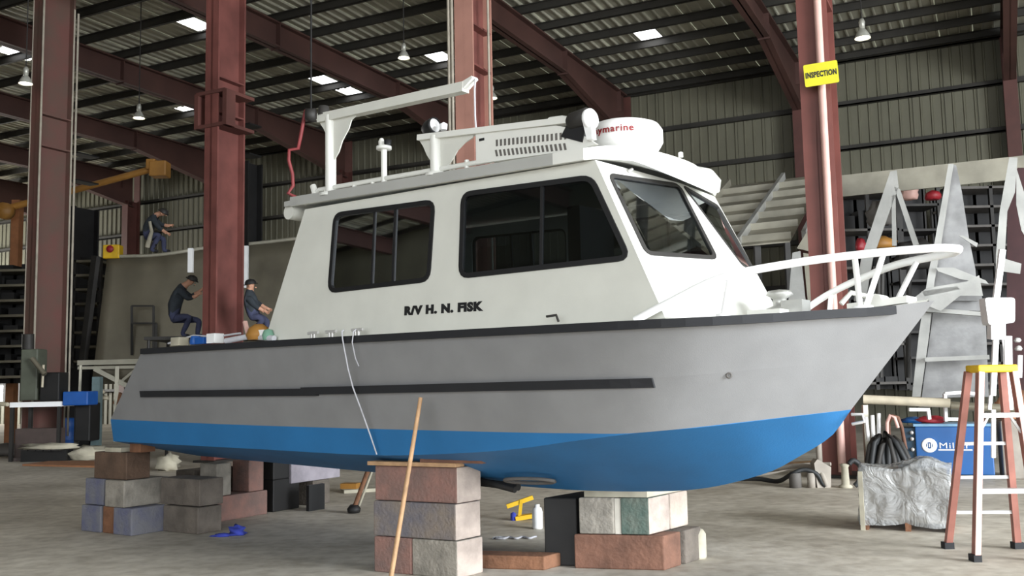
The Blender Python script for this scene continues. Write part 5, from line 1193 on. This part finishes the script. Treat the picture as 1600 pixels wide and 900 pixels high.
for s, (A_, Bt) in ((1, (F1, fT1)), (-1, (F2, fT2))):
    mb = MB(); p = A_.lerp(Bt, .765); q = A_.lerp(Bt, .67); mb.bar(p+lx*.09*s, q+lx*.01*s, .02, .02); build(mb, 'step_brace', M_aluw, t)
# hoses, hardware on the floor right of the bow
def hose(name, pts, r, m, label, cat='hose'):
    mb = MB(); P3 = [Vector(p) for p in pts]; out = []
    for i in range(len(P3)-1):
        p0 = P3[max(i-1, 0)]; p1_ = P3[i]; p2_ = P3[i+1]; p3_ = P3[min(i+2, len(P3)-1)]
        for k in range(5):
            s = k/5; out.append(.5*((2*p1_)+(p2_-p0)*s+(2*p0-5*p1_+4*p2_-p3_)*s*s+(3*p1_-p0-3*p2_+p3_)*s**3))
    out.append(P3[-1]); mb.tube(out, r, 8); return build(mb, name, m, label=label, cat=cat)
def gz(px, py, z, base=762):                                       # point standing z above the floor strip at row base
    Zd = (G(px, base)-CP).dot(cF); p = P(px, py, Zd); return Vector((p.x, p.y, max(p.z, z)))
hose('air_line', [gz(1120, 750, .03, 755), gz(1180, 748, .03, 756), gz(1215, 752, .03, 758), gz(1235, 742, .03), gz(1255, 734, .03), gz(1275, 740, .03), gz(1285, 755, .03), gz(1290, 766, .03)], .035, M_hosed, 'dark thick hose arching over the floor right of the bow')
hose('air_line', [gz(1170, 738, .03, 752), gz(1210, 733, .03, 754), gz(1245, 728, .03, 756), gz(1275, 732, .03, 760), gz(1286, 745, .03, 762), gz(1292, 764, .03)], .04, M_hosel, 'pale hose arching above the dark one right of the bow')
hose('air_line', [gz(1150, 745, .03, 750), gz(1200, 740, .03, 750), gz(1250, 727, .03, 750), gz(1298, 725, .03, 752)], .03, M_hosel, 'pale hose running back to the foot of the sign column')
q = gz(1243, 762, 0); mb = MB(); mb.lathe(Vector((q.x, q.y, 0)), [(0, 0), (.09, 0), (.09, .2), (.07, .24), (0, .24)], 16); build(mb, 'grey_pot', M_hose, label='grey pot under the arched hoses', cat='pot')
q = gz(1268, 762, 0); mb = MB(); mb.lathe(Vector((q.x, q.y, 0)), [(0, 0), (.06, 0), (.06, .22), (0, .22)], 14); build(mb, 'tan_canister', M_hosel, label='tan canister right of the grey pot', cat='canister')
q = gz(1290, 764, 0); mb = MB(); mb.prism([Vector((q.x-.12, q.y, .0)), Vector((q.x+.08, q.y, 0)), Vector((q.x+.1, q.y, .3)), Vector((q.x-.1, q.y, .42)), Vector((q.x-.15, q.y, .36))], Vector((0, .2, 0))); build(mb, 'steel_offcut', M_hosel, label='pale steel offcut leaning at the column foot', cat='offcut')
q = gz(1322, 770, 0); mb = MB(); mb.lathe(Vector((q.x, q.y, 0)), [(0, 0), (.1, 0), (.1, .03), (.06, .05), (.05, .3), (.08, .34), (0, .36)], 16); build(mb, 'white_stub_stand', M_cloth, label='white stub stand at the foot of the sign column', cat='stand')
hose('black_loop', [q+Vector((.05, -.05, .35)), q+Vector((.12, -.05, .4)), q+Vector((.22, -.05, .3)), q+Vector((.2, -.05, .12)), q+Vector((.12, -.05, .03))], .04, M_hosed, 'short black hose loop beside the white stub stand')
# long pale strip on the floor behind the bow (kerb) 
mb = MB(); mb.prism([G(1060, 742), G(1300, 727), G(1300, 722), G(1060, 736)], Vector((0, 0, .05))); build(mb, 'floor_plank', M_woodl, label='long pale plank on the floor behind the forefoot', cat='plank')
